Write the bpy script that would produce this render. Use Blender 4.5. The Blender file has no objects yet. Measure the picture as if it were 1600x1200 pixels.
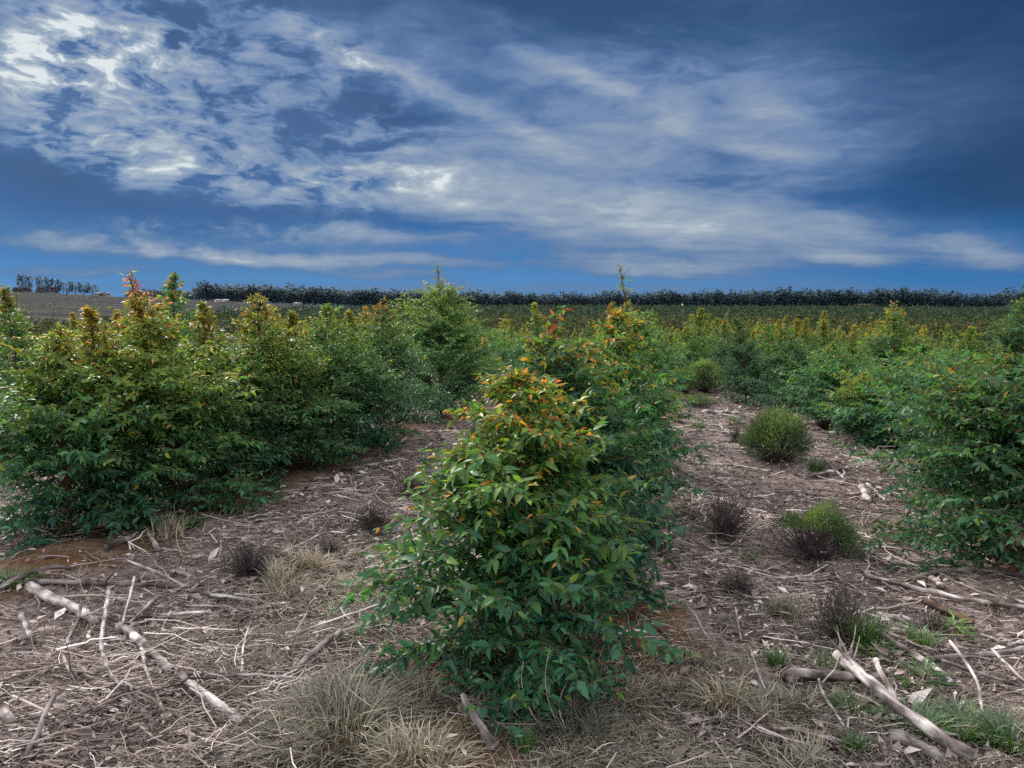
import bpy, math, random
import numpy as np
from mathutils import Vector
R = math.radians
rng = np.random.default_rng(7)
random.seed(7)
S = bpy.context.scene
COL = S.collection

# ------------------------------------------------------------------ camera
H = 2.0
FPX = 1202.0
PITCH = math.atan(125 / FPX)
cam = bpy.data.cameras.new("camera"); camo = bpy.data.objects.new("camera", cam); COL.objects.link(camo)
camo.location = (0, 0, H); camo.rotation_euler = (math.pi / 2 - PITCH, 0, 0)
cam.sensor_width = 36; cam.lens = FPX / 1600 * 36; cam.clip_start = .05; cam.clip_end = 9000
S.camera = camo
S.view_settings.view_transform = 'Standard'; S.view_settings.look = 'None'
S.view_settings.gamma = 1; S.view_settings.exposure = .22
S.cycles.max_bounces = 6; S.cycles.diffuse_bounces = 3; S.cycles.transmission_bounces = 3
S.cycles.glossy_bounces = 2; S.cycles.transparent_max_bounces = 4; S.cycles.volume_bounces = 0
S.cycles.use_denoising = False; S.cycles.sample_clamp_direct = 5; S.cycles.sample_clamp_indirect = 2

SUN_AZ, SUN_EL = R(-36), R(36)

def ray(px, py):
    dx, dy = (px - 800) / FPX, (600 - py) / FPX
    c, s = math.cos(PITCH), math.sin(PITCH)
    d = np.array([dx, c + dy * s, -s + dy * c]); return d / np.linalg.norm(d)

def azel(px, py):
    d = ray(px, py); return math.atan2(d[0], d[1]), math.asin(d[2])

def lin(r, g, b):
    f = lambda c: ((c / 255 + .055) / 1.055) ** 2.4 if c > 10 else c / 255 / 12.92
    return (f(r), f(g), f(b), 1)

# ------------------------------------------------------------------ node helper
class NT:
    def __init__(s, tree): s.t = tree; s.n = tree.nodes; s.l = tree.links
    def new(s, typ, **k):
        n = s.n.new(typ)
        for a, b in k.items(): setattr(n, a, b)
        return n
    def put(s, sock, v):
        if isinstance(v, bpy.types.NodeSocket): s.l.new(v, sock)
        elif v is not None: sock.default_value = v
    def math(s, op, a, b=None, c=None, clamp=False):
        n = s.new('ShaderNodeMath', operation=op, use_clamp=clamp)
        for i, v in enumerate((a, b, c)): s.put(n.inputs[i], v)
        return n.outputs[0]
    def vmath(s, op, a, b=None, scale=None):
        n = s.new('ShaderNodeVectorMath', operation=op)
        s.put(n.inputs[0], a); s.put(n.inputs[1], b)
        if scale is not None: s.put(n.inputs['Scale'], scale)
        return n.outputs['Value'] if op in ('LENGTH', 'DOT_PRODUCT') else n.outputs[0]
    def noise(s, vec, scale, detail=4, rough=.55, dist=0.0, col=False):
        n = s.new('ShaderNodeTexNoise'); s.put(n.inputs['Vector'], vec)
        n.inputs['Scale'].default_value = scale; n.inputs['Detail'].default_value = detail
        n.inputs['Roughness'].default_value = rough; n.inputs['Distortion'].default_value = dist
        return n.outputs['Color' if col else 'Fac']
    def mapping(s, vec, loc=(0, 0, 0), rot=(0, 0, 0), sc=(1, 1, 1), typ='POINT'):
        n = s.new('ShaderNodeMapping', vector_type=typ); s.put(n.inputs['Vector'], vec)
        if typ != 'NORMAL': n.inputs['Location'].default_value = loc
        n.inputs['Rotation'].default_value = rot; n.inputs['Scale'].default_value = sc
        return n.outputs[0]
    def rng(s, v, a, b, c=0.0, d=1.0, smooth=True):
        n = s.new('ShaderNodeMapRange', interpolation_type='SMOOTHSTEP' if smooth else 'LINEAR')
        for i, x in zip((0, 1, 2, 3, 4), (v, a, b, c, d)): s.put(n.inputs[i], x)
        return n.outputs[0]
    def mix(s, f, a, b, blend='MIX'):
        n = s.new('ShaderNodeMix', data_type='RGBA', blend_type=blend, clamp_factor=True)
        s.put(n.inputs[0], f); s.put(n.inputs[6], a); s.put(n.inputs[7], b)
        return n.outputs[2]
    def ramp(s, f, stops, interp='LINEAR'):
        n = s.new('ShaderNodeValToRGB'); n.color_ramp.interpolation = interp
        e = n.color_ramp.elements
        while len(e) < len(stops): e.new(.5)
        for el, (p, c) in zip(e, stops): el.position = p; el.color = c if len(c) == 4 else (*c, 1)
        s.put(n.inputs[0], f); return n.outputs[0]
    def blob(s, vec, loc, rot, sc):
        m = s.mapping(vec, (*loc, 0), (0, 0, rot), (*sc, 1), 'TEXTURE')
        g = s.new('ShaderNodeTexGradient', gradient_type='SPHERICAL'); s.put(g.inputs[0], m)
        return s.rng(g.outputs['Fac'], 0, 1)

# ------------------------------------------------------------------ sky (world)
def build_world():
    w = bpy.data.worlds.new("World"); S.world = w; w.use_nodes = True
    t = NT(w.node_tree); t.n.clear()
    out = t.new('ShaderNodeOutputWorld'); bg = t.new('ShaderNodeBackground'); bg.inputs[1].default_value = .1
    t.l.new(bg.outputs[0], out.inputs[0])
    sky = t.new('ShaderNodeTexSky', sky_type='NISHITA', sun_disc=False)
    sky.sun_elevation = SUN_EL; sky.sun_rotation = SUN_AZ
    sky.air_density = 1.2; sky.dust_density = .6; sky.ozone_density = 2.5
    tc = t.new('ShaderNodeTexCoord').outputs['Generated']
    sep = t.new('ShaderNodeSeparateXYZ'); t.put(sep.inputs[0], tc); x, y, z = sep.outputs
    az = t.math('ARCTAN2', x, y); el = t.math('ARCSINE', z)
    cb = t.new('ShaderNodeCombineXYZ'); t.put(cb.inputs[0], az); t.put(cb.inputs[1], el); uv0 = cb.outputs[0]
    # cloud layer seen in perspective
    zi = t.math('DIVIDE', 1.0, t.math('ADD', t.math('MAXIMUM', z, 0.0), .07))
    cp = t.new('ShaderNodeCombineXYZ'); t.put(cp.inputs[0], t.math('MULTIPLY', x, zi)); t.put(cp.inputs[1], t.math('MULTIPLY', y, zi))
    layer = cp.outputs[0]
    # warp
    wv = t.vmath('SUBTRACT', t.noise(t.mapping(uv0, sc=(3, 8, 1)), 1.6, 4, .6, col=True), (.5, .5, .5))
    uv = t.vmath('ADD', uv0, t.vmath('MULTIPLY', wv, (.14, .05, 0)))
    # blue behind the clouds, from the horizon up
    e0 = lambda py: (azel(800, py)[1] + .05) / .5
    f = t.math('DIVIDE', t.math('ADD', el, .05), .5)
    base = t.ramp(f, [(0, lin(92, 142, 192)), (e0(462), lin(90, 148, 206)), (e0(400), lin(58, 126, 194)), (e0(335), lin(34, 104, 176)),
                      (e0(250), lin(60, 100, 152)), (e0(120), lin(60, 96, 142)), (e0(0), lin(44, 76, 116))])
    rightdark = t.rng(az, azel(1050, 300)[0], azel(1640, 300)[0])
    upness = t.rng(el, azel(800, 470)[1], azel(800, 300)[1], .3, 1)
    base = t.mix(t.math('MULTIPLY', rightdark, upness), base, lin(14, 54, 98))
    blu = t.blob(uv, azel(1480, 400), 0, (.26, .055))
    base = t.mix(t.math('MULTIPLY', blu, .8), base, lin(0, 112, 184))
    def streak(x0, y0, x1, y1, hw):
        a, b = azel(x0, y0), azel(x1, y1)
        L = math.hypot(b[0] - a[0], b[1] - a[1])
        return ((a[0] + b[0]) / 2, (a[1] + b[1]) / 2), math.atan2(b[1] - a[1], b[0] - a[0]), (L * .72, hw / FPX * 1.7)
    def field(items):
        tot = None
        for it in items:
            p, r_, s_ = streak(*it[:5])
            b = t.blob(uv, p, r_, s_)
            tot = t.math('MULTIPLY_ADD', b, it[5], tot if tot is not None else 0.0)
        return tot
    dark = field([(-80, 250, 260, 300, 36, .85), (-50, 318, 560, 338, 28, .8), (380, 330, 860, 358, 18, .7),
                  (540, 170, 800, 262, 44, .62), (470, 120, 700, 190, 26, .4), (210, 38, 330, 48, 26, .45), (780, 266, 1300, 288, 17, .62),
                  (1050, 228, 1190, 236, 13, .55), (640, 10, 1400, 60, 70, .6), (180, 195, 330, 235, 26, .35),
                  (1000, 300, 1400, 305, 14, .3)])
    bright = field([(-60, 70, 420, 140, 120, .66), (-40, 120, 190, 50, 52, .9), (120, 60, 330, 85, 30, .5), (60, 180, 560, 262, 70, .27), (-40, 176, 300, 268, 24, .5), (420, 90, 1450, 240, 150, .27), (250, 250, 1350, 330, 90, .28),
                    (180, 268, 820, 304, 34, .5), (480, 240, 760, 300, 40, .34), (640, 300, 1420, 372, 44, .5),
                    (380, 0, 770, 175, 17, .62), (720, 150, 910, 245, 20, .42), (480, 200, 960, 240, 46, .22), (250, 60, 600, 130, 55, .35),
                    (800, 82, 1010, 165, 12, .48), (840, 130, 1340, 225, 66, .26), (1000, 165, 1110, 192, 20, .35), (1165, 150, 1275, 182, 20, .42),
                    (1150, 214, 1290, 242, 13, .42), (-20, 372, 540, 410, 12, .72), (-20, 348, 720, 376, 18, .36), (500, 366, 720, 378, 10, .34),
                    (260, 398, 840, 412, 8, .42), (-20, 410, 280, 424, 8, .34), (870, 408, 1230, 424, 13, .55), (940, 340, 1180, 402, 18, .36),
                    (1240, 396, 1380, 408, 10, .42), (1430, 382, 1640, 402, 16, .46), (1200, 370, 1640, 400, 30, .2), (470, 420, 720, 432, 7, .28), (-60, 447, 1660, 447, 11, .26), (860, 60, 1700, 150, 100, .09), (1230, 340, 1400, 356, 16, .35)])
    # texture of the cloud: streaks, then small ripples near the sun
    n1 = t.noise(t.mapping(layer, rot=(0, 0, R(-28)), sc=(.6, 1.3, 1)), 1.5, 7, .58)
    n2 = t.noise(t.mapping(uv, rot=(0, 0, R(14)), sc=(4, 13, 1)), 1.6, 8, .6)
    n0 = t.noise(t.mapping(uv, rot=(0, 0, R(16)), sc=(2.2, 6, 1)), 1.5, 5, .55)
    tex = t.math('ADD', t.math('MULTIPLY', n1, .55), t.math('ADD', t.math('MULTIPLY', n2, .6), t.math('MULTIPLY', n0, .35)))
    tex = t.rng(tex, .48, 1.02, .45, 1.45, smooth=False)
    n3 = t.noise(t.mapping(uv, rot=(0, 0, R(6)), sc=(11, 24, 1)), 1.7, 6, .58)
    n4 = t.noise(t.mapping(uv, rot=(0, 0, R(6)), sc=(30, 60, 1)), 1.5, 5, .6)
    rip = t.rng(t.math('ADD', t.math('MULTIPLY', n3, .7), t.math('MULTIPLY', n4, .3)), .41, .61, .02, 1.55, smooth=False)
    mack = t.rng(t.blob(uv0, azel(120, 110), R(-8), (.56, .27)), 0, .45)
    tex = t.math('MULTIPLY', tex, t.math('ADD', t.math('SUBTRACT', 1.0, mack), t.math('MULTIPLY', mack, rip)))
    grain = t.rng(t.noise(t.mapping(uv, rot=(0, 0, R(18)), sc=(9, 34, 1)), 2.2, 6, .62), .3, .7, .72, 1.26, smooth=False)
    c = t.math('MULTIPLY', t.math('MULTIPLY', t.math('MULTIPLY', bright, 1.2), grain), tex)
    lowsky = t.rng(el, azel(800, 455)[1], azel(800, 330)[1], .25, 1)
    haze = t.math('ADD', t.math('MULTIPLY', t.math('SUBTRACT', n0, .42), .75), t.math('MULTIPLY', t.math('SUBTRACT', n2, .5), .55))
    c = t.math('ADD', c, t.math('MULTIPLY', t.math('MULTIPLY', haze, lowsky), t.math('SUBTRACT', 1.0, t.math('MULTIPLY', rightdark, .75))))
    base = t.mix(t.math('MULTIPLY', dark, .9), base, t.mix(t.rng(el, azel(0, 345)[1], azel(0, 250)[1]), lin(16, 88, 156), lin(34, 68, 110)))
    base = t.mix(t.math('MULTIPLY', mack, .5), base, lin(72, 92, 134))
    c = t.math('SUBTRACT', c, t.math('MULTIPLY', dark, .3))
    c = t.math('MAXIMUM', c, 0.0)
    cc = t.ramp(t.math('MULTIPLY', c, .55), [(0, lin(72, 102, 152)), (.16, lin(96, 124, 166)), (.36, lin(130, 149, 178)), (.56, lin(152, 166, 184)), (.78, lin(180, 192, 200)), (1, lin(226, 232, 232))])
    base = t.mix(.12, base, lin(84, 100, 122))
    col = t.mix(t.rng(c, .0, .4, 0, 1, smooth=False), base, cc)
    # unseen sky above and behind: broken overcast, brightened to add fill light
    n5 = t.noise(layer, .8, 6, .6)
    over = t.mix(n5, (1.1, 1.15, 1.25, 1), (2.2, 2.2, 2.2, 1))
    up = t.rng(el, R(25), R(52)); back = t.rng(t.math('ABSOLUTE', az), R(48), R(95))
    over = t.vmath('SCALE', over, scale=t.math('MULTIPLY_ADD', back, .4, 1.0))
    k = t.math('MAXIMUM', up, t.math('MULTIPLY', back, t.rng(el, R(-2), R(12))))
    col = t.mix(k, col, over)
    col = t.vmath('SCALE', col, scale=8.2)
    nis = t.mix(1.0, sky.outputs[0], (.014, .03, .05, 1), 'MULTIPLY')
    col = t.mix(1.0, col, nis, 'ADD')
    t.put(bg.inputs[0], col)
build_world()

# ------------------------------------------------------------------ sun behind thin cloud
sl = bpy.data.lights.new("sun", 'SUN'); sl.energy = 5.0; sl.angle = R(4); sl.color = (1, .94, .85)
so = bpy.data.objects.new("sun", sl); COL.objects.link(so)
sd = Vector((math.sin(SUN_AZ) * math.cos(SUN_EL), math.cos(SUN_AZ) * math.cos(SUN_EL), math.sin(SUN_EL)))
so.rotation_euler = sd.to_track_quat('Z', 'Y').to_euler(); so.location = (0, 0, 50)

# ------------------------------------------------------------------ terrain height
def ss(a, b, x):
    t = np.clip((x - a) / (b - a), 0, 1); return t * t * (3 - 2 * t)
ROWA = math.atan((1125 - 800) / FPX)
RD = np.array([math.sin(ROWA), math.cos(ROWA)]); RN = np.array([math.cos(ROWA), -math.sin(ROWA)])
ROW0, ROWS = -1.12, 3.72
def height(x, y):
    x = np.asarray(x, float); y = np.asarray(y, float)
    r = np.hypot(x, y); a = np.degrees(np.arctan2(x, y))
    h = -3.5 * ss(6, 92, r) * (1 - ss(190, 470, r))
    A = np.interp(a, [-180, -40, -33, -27, -20, -12, -5, 10, 30, 60, 180], [2, 9.3, 9.0, 6.2, 3.6, .2, -1.5, -1.7, -1.7, -1.7, 2])
    h = h + A * ss(200, 520, r) - .8 * np.interp(a, [8, 20, 34], [0, .3, 1]) * ss(250, 450, r)
    n = .05 * np.sin(x * 1.7 + .6) * np.cos(y * 1.3 - .4) + .03 * np.sin(x * 3.9 + y * 2.7) + .018 * np.sin(7.1 * x - 5.3 * y + 1)
    h = h + n * ss(1.0, 2.5, r) * (1 - ss(25, 60, r))
    lat = x * RN[0] + y * RN[1]
    m = np.abs(((lat - ROW0 + ROWS / 2) % ROWS) - ROWS / 2)
    h = h + .07 * np.exp(-(m / .5) ** 2) * (1 - ss(40, 90, r))
    # heap of slash at the near left corner
    h = h + .12 * np.exp(-((x + 1.75) / .8) ** 2 - ((y - 3.55) / .75) ** 2)
    return h
def hz(x, y): return float(height(x, y))
def G(px, py):
    d = ray(px, py); lo, hi = .5, 3000.
    t = .5
    while t < 3000:
        p = d * t + np.array([0, 0, H])
        if p[2] < hz(p[0], p[1]): break
        lo = t; t *= 1.03
    hi = t
    for _ in range(30):
        m = (lo + hi) / 2; p = d * m + np.array([0, 0, H])
        if p[2] < hz(p[0], p[1]): hi = m
        else: lo = m
    p = d * hi + np.array([0, 0, H]); return Vector((p[0], p[1], hz(p[0], p[1])))
def at_dist(px, py, r):
    d = ray(px, py); k = r / math.hypot(d[0], d[1]); return Vector((d[0] * k, d[1] * k, H + d[2] * k))

# ------------------------------------------------------------------ mesh helpers
def mk(name, V, quads=None, tris=None, mats=(), smooth=True, attrs=None):
    me = bpy.data.meshes.new(name)
    V = np.ascontiguousarray(np.asarray(V, np.float32).reshape(-1, 3))
    q = np.zeros((0, 4), np.int32) if quads is None else np.asarray(quads, np.int32).reshape(-1, 4)
    t = np.zeros((0, 3), np.int32) if tris is None else np.asarray(tris, np.int32).reshape(-1, 3)
    me.vertices.add(len(V)); me.vertices.foreach_set('co', V.ravel())
    nl = q.size + t.size
    me.loops.add(nl); me.loops.foreach_set('vertex_index', np.concatenate([q.ravel(), t.ravel()]).astype(np.int32))
    me.polygons.add(len(q) + len(t))
    st = np.concatenate([np.arange(len(q)) * 4, q.size + np.arange(len(t)) * 3]).astype(np.int32)
    me.polygons.foreach_set('loop_start', st)
    me.update(calc_edges=True)
    if smooth: me.polygons.foreach_set('use_smooth', np.ones(len(me.polygons), bool))
    for k, v in (attrs or {}).items():
        a = me.attributes.new(k, 'FLOAT', 'POINT'); a.data.foreach_set('value', np.asarray(v, np.float32).ravel())
    for m in mats: me.materials.append(m)
    me.validate(); return me

class MB:
    """collects geometry with a per-vertex tint, then links it as ONE object"""
    def __init__(s): s.V = []; s.Q = []; s.T = []; s.A = []; s.n = 0
    def add(s, V, Q=None, T=None, tint=0.0):
        V = np.asarray(V, float).reshape(-1, 3)
        s.V.append(V)
        if Q is not None: s.Q.append(np.asarray(Q).reshape(-1, 4) + s.n)
        if T is not None: s.T.append(np.asarray(T).reshape(-1, 3) + s.n)
        s.A.append(np.broadcast_to(np.asarray(tint, float), (len(V),)) if np.ndim(tint) == 0 else np.asarray(tint, float).ravel())
        s.n += len(V)
    def mesh(s, name, mat, smooth=True):
        return mk(name, np.concatenate(s.V), np.concatenate(s.Q) if s.Q else None, np.concatenate(s.T) if s.T else None,
                  [mat], smooth, {'tint': np.concatenate(s.A)})
    def build(s, name, mat, parent=None, smooth=True, loc=None):
        o = bpy.data.objects.new(name, s.mesh(name, mat, smooth)); COL.objects.link(o)
        if parent: o.parent = parent
        if loc is not None: o.location = loc
        return o

def tag(o, label, cat, group=None, kind=None):
    o['label'] = label; o['category'] = cat
    if group: o['group'] = group
    if kind: o['kind'] = kind
    return o
def thing(name, label, cat, loc=(0, 0, 0), rz=0, group=None):
    o = bpy.data.objects.new(name, None); COL.objects.link(o); o.location = loc; o.rotation_euler = (0, 0, rz)
    o.empty_display_size = .1
    return tag(o, label, cat, group)
def struct(o): o['kind'] = 'structure'; return o
def dup(o, parent=None):
    c = o.copy(); COL.objects.link(c); c.parent = parent
    for ch in o.children: dup(ch, c)
    return c

def unit(v): return v / np.maximum(np.linalg.norm(v, axis=-1, keepdims=True), 1e-9)
def tubes(P, Rad, s=3, closed=False):
    """P (N,K,3), Rad (N,K) -> verts, quads"""
    P = np.asarray(P, float); N, K, _ = P.shape
    Rad = np.broadcast_to(np.asarray(Rad, float), (N, K))
    T = unit(np.gradient(P, axis=1)) if K > 2 else unit(np.repeat((P[:, 1:] - P[:, :1]), 2, axis=1))
    ref = np.where(np.abs(T[:, :1, 2:3]) > .8, np.array([1., .2, 0]), np.array([0, .1, 1.]))
    A = unit(np.cross(T, np.broadcast_to(ref, T.shape))); B = np.cross(T, A)
    th = np.arange(s) / s * 2 * np.pi
    V = P[:, :, None] + Rad[:, :, None, None] * (np.cos(th)[None, None, :, None] * A[:, :, None] + np.sin(th)[None, None, :, None] * B[:, :, None])
    base = (np.arange(N) * K * s)[:, None, None] + (np.arange(K - 1) * s)[None, :, None]
    j = np.arange(s); j2 = (j + 1) % s
    Q = np.stack([base + j, base + j2, base + s + j2, base + s + j], -1).reshape(-1, 4)
    return V.reshape(-1, 3), Q

# leaf templates: x along, y across (half width 1), z lift
def leaf_template(detail):
    if detail == 2:
        v = np.array([[0, 0, 0], [.28, 0, .02], [.62, 0, .015], [1, 0, -.09],
                      [.26, .5, .085], [.62, .36, .06], [.26, -.5, .085], [.62, -.36, .06]])
        q = np.array([[1, 2, 5, 4], [2, 1, 6, 7]]); t = np.array([[0, 1, 4], [2, 3, 5], [1, 0, 6], [3, 2, 7]])
        return v, q, t
    if detail == 1:
        v = np.array([[0, 0, 0], [.42, .5, .05], [1, 0, -.05], [.42, -.5, .05]])
        return v, None, np.array([[0, 2, 1], [0, 3, 2]])
    v = np.array([[0, 0, 0], [.5, .5, 0], [1, 0, 0], [.5, -.5, 0]])
    return v, np.array([[0, 3, 2, 1]]), None
def leaves(mb, P, D, N, L, W, tint, detail=2):
    P = np.asarray(P, float); n = len(P)
    if n == 0: return
    D = unit(D); S_ = unit(np.cross(N, D)); N = np.cross(D, S_)
    tv, tq, tt = leaf_template(detail); k = len(tv)
    L = np.broadcast_to(L, (n,))[:, None, None]; W = np.broadcast_to(W, (n,))[:, None, None]
    V = P[:, None] + L * tv[None, :, 0:1] * D[:, None] + W * tv[None, :, 1:2] * S_[:, None] + L * tv[None, :, 2:3] * N[:, None]
    off = (np.arange(n) * k)[:, None, None]
    mb.add(V, None if tq is None else off + tq, None if tt is None else off + tt, np.repeat(np.broadcast_to(tint, (n,)), k))

# ------------------------------------------------------------------ materials
def mat(name):
    m = bpy.data.materials.new(name); m.use_nodes = True
    t = NT(m.node_tree); b = t.n['Principled BSDF']; return m, t, b, t.n['Material Output']
def attr(t, n='tint'):
    a = t.new('ShaderNodeAttribute'); a.attribute_name = n; return a.outputs['Fac']

def leaf_mat(name, stops, rough=.4, spec=.5, trans=.3, var=.5, hue=.12):
    m, t, b, out = mat(name)
    oi = t.new('ShaderNodeObjectInfo').outputs['Random']
    a = t.math('ADD', attr(t), t.math('MULTIPLY', t.math('SUBTRACT', oi, .5), hue), clamp=True)
    c = t.ramp(a, stops)
    geo = t.new('ShaderNodeNewGeometry')
    isl = geo.outputs['Random Per Island']
    tone = t.math('MULTIPLY_ADD', t.math('FRACT', t.math('MULTIPLY', oi, 7.13)), .5, .78)     # each plant has its own depth of green
    v = t.math('MULTIPLY', t.math('MULTIPLY_ADD', isl, var, 1 - var * .5), tone)
    c = t.vmath('SCALE', c, scale=v)
    # paler dull underside
    c2 = t.mix(.35, c, (.11, .15, .12, 1))
    cf = t.mix(geo.outputs['Backfacing'], c, c2)
    t.put(b.inputs['Base Color'], cf); b.inputs['Roughness'].default_value = rough; b.inputs['Specular IOR Level'].default_value = spec
    tr = t.new('ShaderNodeBsdfTranslucent'); t.put(tr.inputs[0], t.vmath('MULTIPLY', c, (1.3, 1.35, .5)))
    mx = t.new('ShaderNodeMixShader'); mx.inputs[0].default_value = trans
    t.l.new(b.outputs[0], mx.inputs[1]); t.l.new(tr.outputs[0], mx.inputs[2]); t.l.new(mx.outputs[0], out.inputs[0])
    return m
EUC = [(0, (.025, .090, .064)), (.22, (.044, .142, .056)), (.42, (.11, .19, .03)), (.6, (.20, .205, .035)), (.74, (.40, .20, .03)), (.88, (.46, .12, .03)), (1, (.36, .04, .045))]
M_LEAF = leaf_mat('eucalyptus_leaf', EUC, .46, .32, .48, .9, .17)
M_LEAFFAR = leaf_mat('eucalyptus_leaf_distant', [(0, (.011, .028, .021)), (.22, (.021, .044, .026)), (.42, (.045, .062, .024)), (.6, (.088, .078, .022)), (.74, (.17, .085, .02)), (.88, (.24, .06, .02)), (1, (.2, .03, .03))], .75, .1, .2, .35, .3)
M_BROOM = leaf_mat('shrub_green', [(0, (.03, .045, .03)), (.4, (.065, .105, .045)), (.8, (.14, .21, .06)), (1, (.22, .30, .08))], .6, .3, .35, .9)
M_PINE = leaf_mat('pine_needles_hazed', [(0, (.032, .058, .094)), (.5, (.048, .082, .112)), (1, (.066, .108, .11))], .7, .2, .1, .5)  # distance haze is put into the needle colour as extra blue
M_GRASSG = leaf_mat('green_grass', [(0, (.02, .05, .015)), (.5, (.055, .12, .03)), (1, (.15, .2, .05))], .5, .4, .3, .5)
M_GRASSD = leaf_mat('dry_grass', [(0, (.05, .037, .031)), (.4, (.155, .117, .092)), (.75, (.305, .232, .165)), (1, (.5, .41, .31))], .7, .2, .07, .6, .05)

def wood_mat(name, stops, scale=(3, 26, 26), bump=.8, rough=.9, patch=-.1):
    m, t, b, out = mat(name)
    tc = t.new('ShaderNodeTexCoord').outputs['Object']
    oi = t.new('ShaderNodeObjectInfo').outputs['Random']
    v = t.vmath('ADD', tc, t.vmath('SCALE', (13., 7., 3.), scale=oi))
    n1 = t.noise(t.mapping(v, sc=scale), 1.0, 6, .65, .3); n2 = t.noise(v, 7, 3, .5)
    f = t.math('ADD', t.math('MULTIPLY', n1, .65), t.math('MULTIPLY', n2, .5))
    f = t.math('ADD', f, t.math('MULTIPLY_ADD', attr(t), .5, -.33))
    n3 = t.noise(t.mapping(v, sc=(scale[0] * .8, scale[1] * .35, scale[2] * .35)), 1.0, 3, .5, 1.0)   # patches of peeling bark
    f = t.math('ADD', t.math('MULTIPLY', t.math('SUBTRACT', f, .57), 2.1), .5)
    f = t.math('ADD', f, t.math('MULTIPLY', t.rng(n3, .5, .58), patch))
    c = t.ramp(f, stops)
    t.put(b.inputs['Base Color'], c); b.inputs['Roughness'].default_value = rough; b.inputs['Specular IOR Level'].default_value = .25
    bp = t.new('ShaderNodeBump'); bp.inputs['Strength'].default_value = bump; bp.inputs['Distance'].default_value = .01
    t.put(bp.inputs['Height'], n1); t.l.new(bp.outputs[0], b.inputs['Normal'])
    return m
M_DEAD = wood_mat('weathered_wood', [(.1, (.035, .027, .026)), (.35, (.13, .105, .1)), (.5, (.235, .2, .195)), (.68, (.40, .36, .35)), (.9, (.6, .57, .55))], patch=-.07)
M_PALE = wood_mat('bleached_wood', [(.1, (.12, .09, .08)), (.3, (.3, .25, .235)), (.5, (.47, .43, .41)), (.8, (.68, .64, .62))], patch=-.05)
M_DARK = wood_mat('dark_bark', [(.1, (.022, .017, .016)), (.4, (.06, .048, .046)), (.6, (.12, .1, .097)), (.9, (.24, .21, .2))])
M_RUST = wood_mat('rotten_wood', [(.1, (.022, .015, .012)), (.4, (.062, .036, .026)), (.65, (.135, .08, .052)), (.9, (.24, .18, .15))])
M_BARK = wood_mat('young_bark', [(.1, (.05, .028, .018)), (.4, (.11, .065, .035)), (.65, (.15, .12, .06)), (.9, (.26, .2, .12))])

M_TWIG = wood_mat('dead_twigs', [(.1, (.05, .038, .038)), (.4, (.115, .09, .088)), (.7, (.2, .165, .155)), (1, (.32, .27, .25))])

def litter_mat():
    m, t, b, out = mat('litter')
    geo = t.new('ShaderNodeNewGeometry')
    n = t.noise(t.vmath('MULTIPLY', geo.outputs['Position'], (40, 40, 40)), 1.0, 3, .6)
    f = t.math('ADD', attr(t), t.math('MULTIPLY_ADD', n, .4, -.2))
    c = t.ramp(f, [(0, (.035, .026, .025)), (.25, (.088, .065, .057)), (.5, (.205, .158, .142)), (.72, (.39, .322, .298)), (1, (.72, .66, .63))])
    t.put(b.inputs['Base Color'], c); b.inputs['Roughness'].default_value = .85; b.inputs['Specular IOR Level'].default_value = .2
    return m
M_LITTER = litter_mat()

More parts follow.
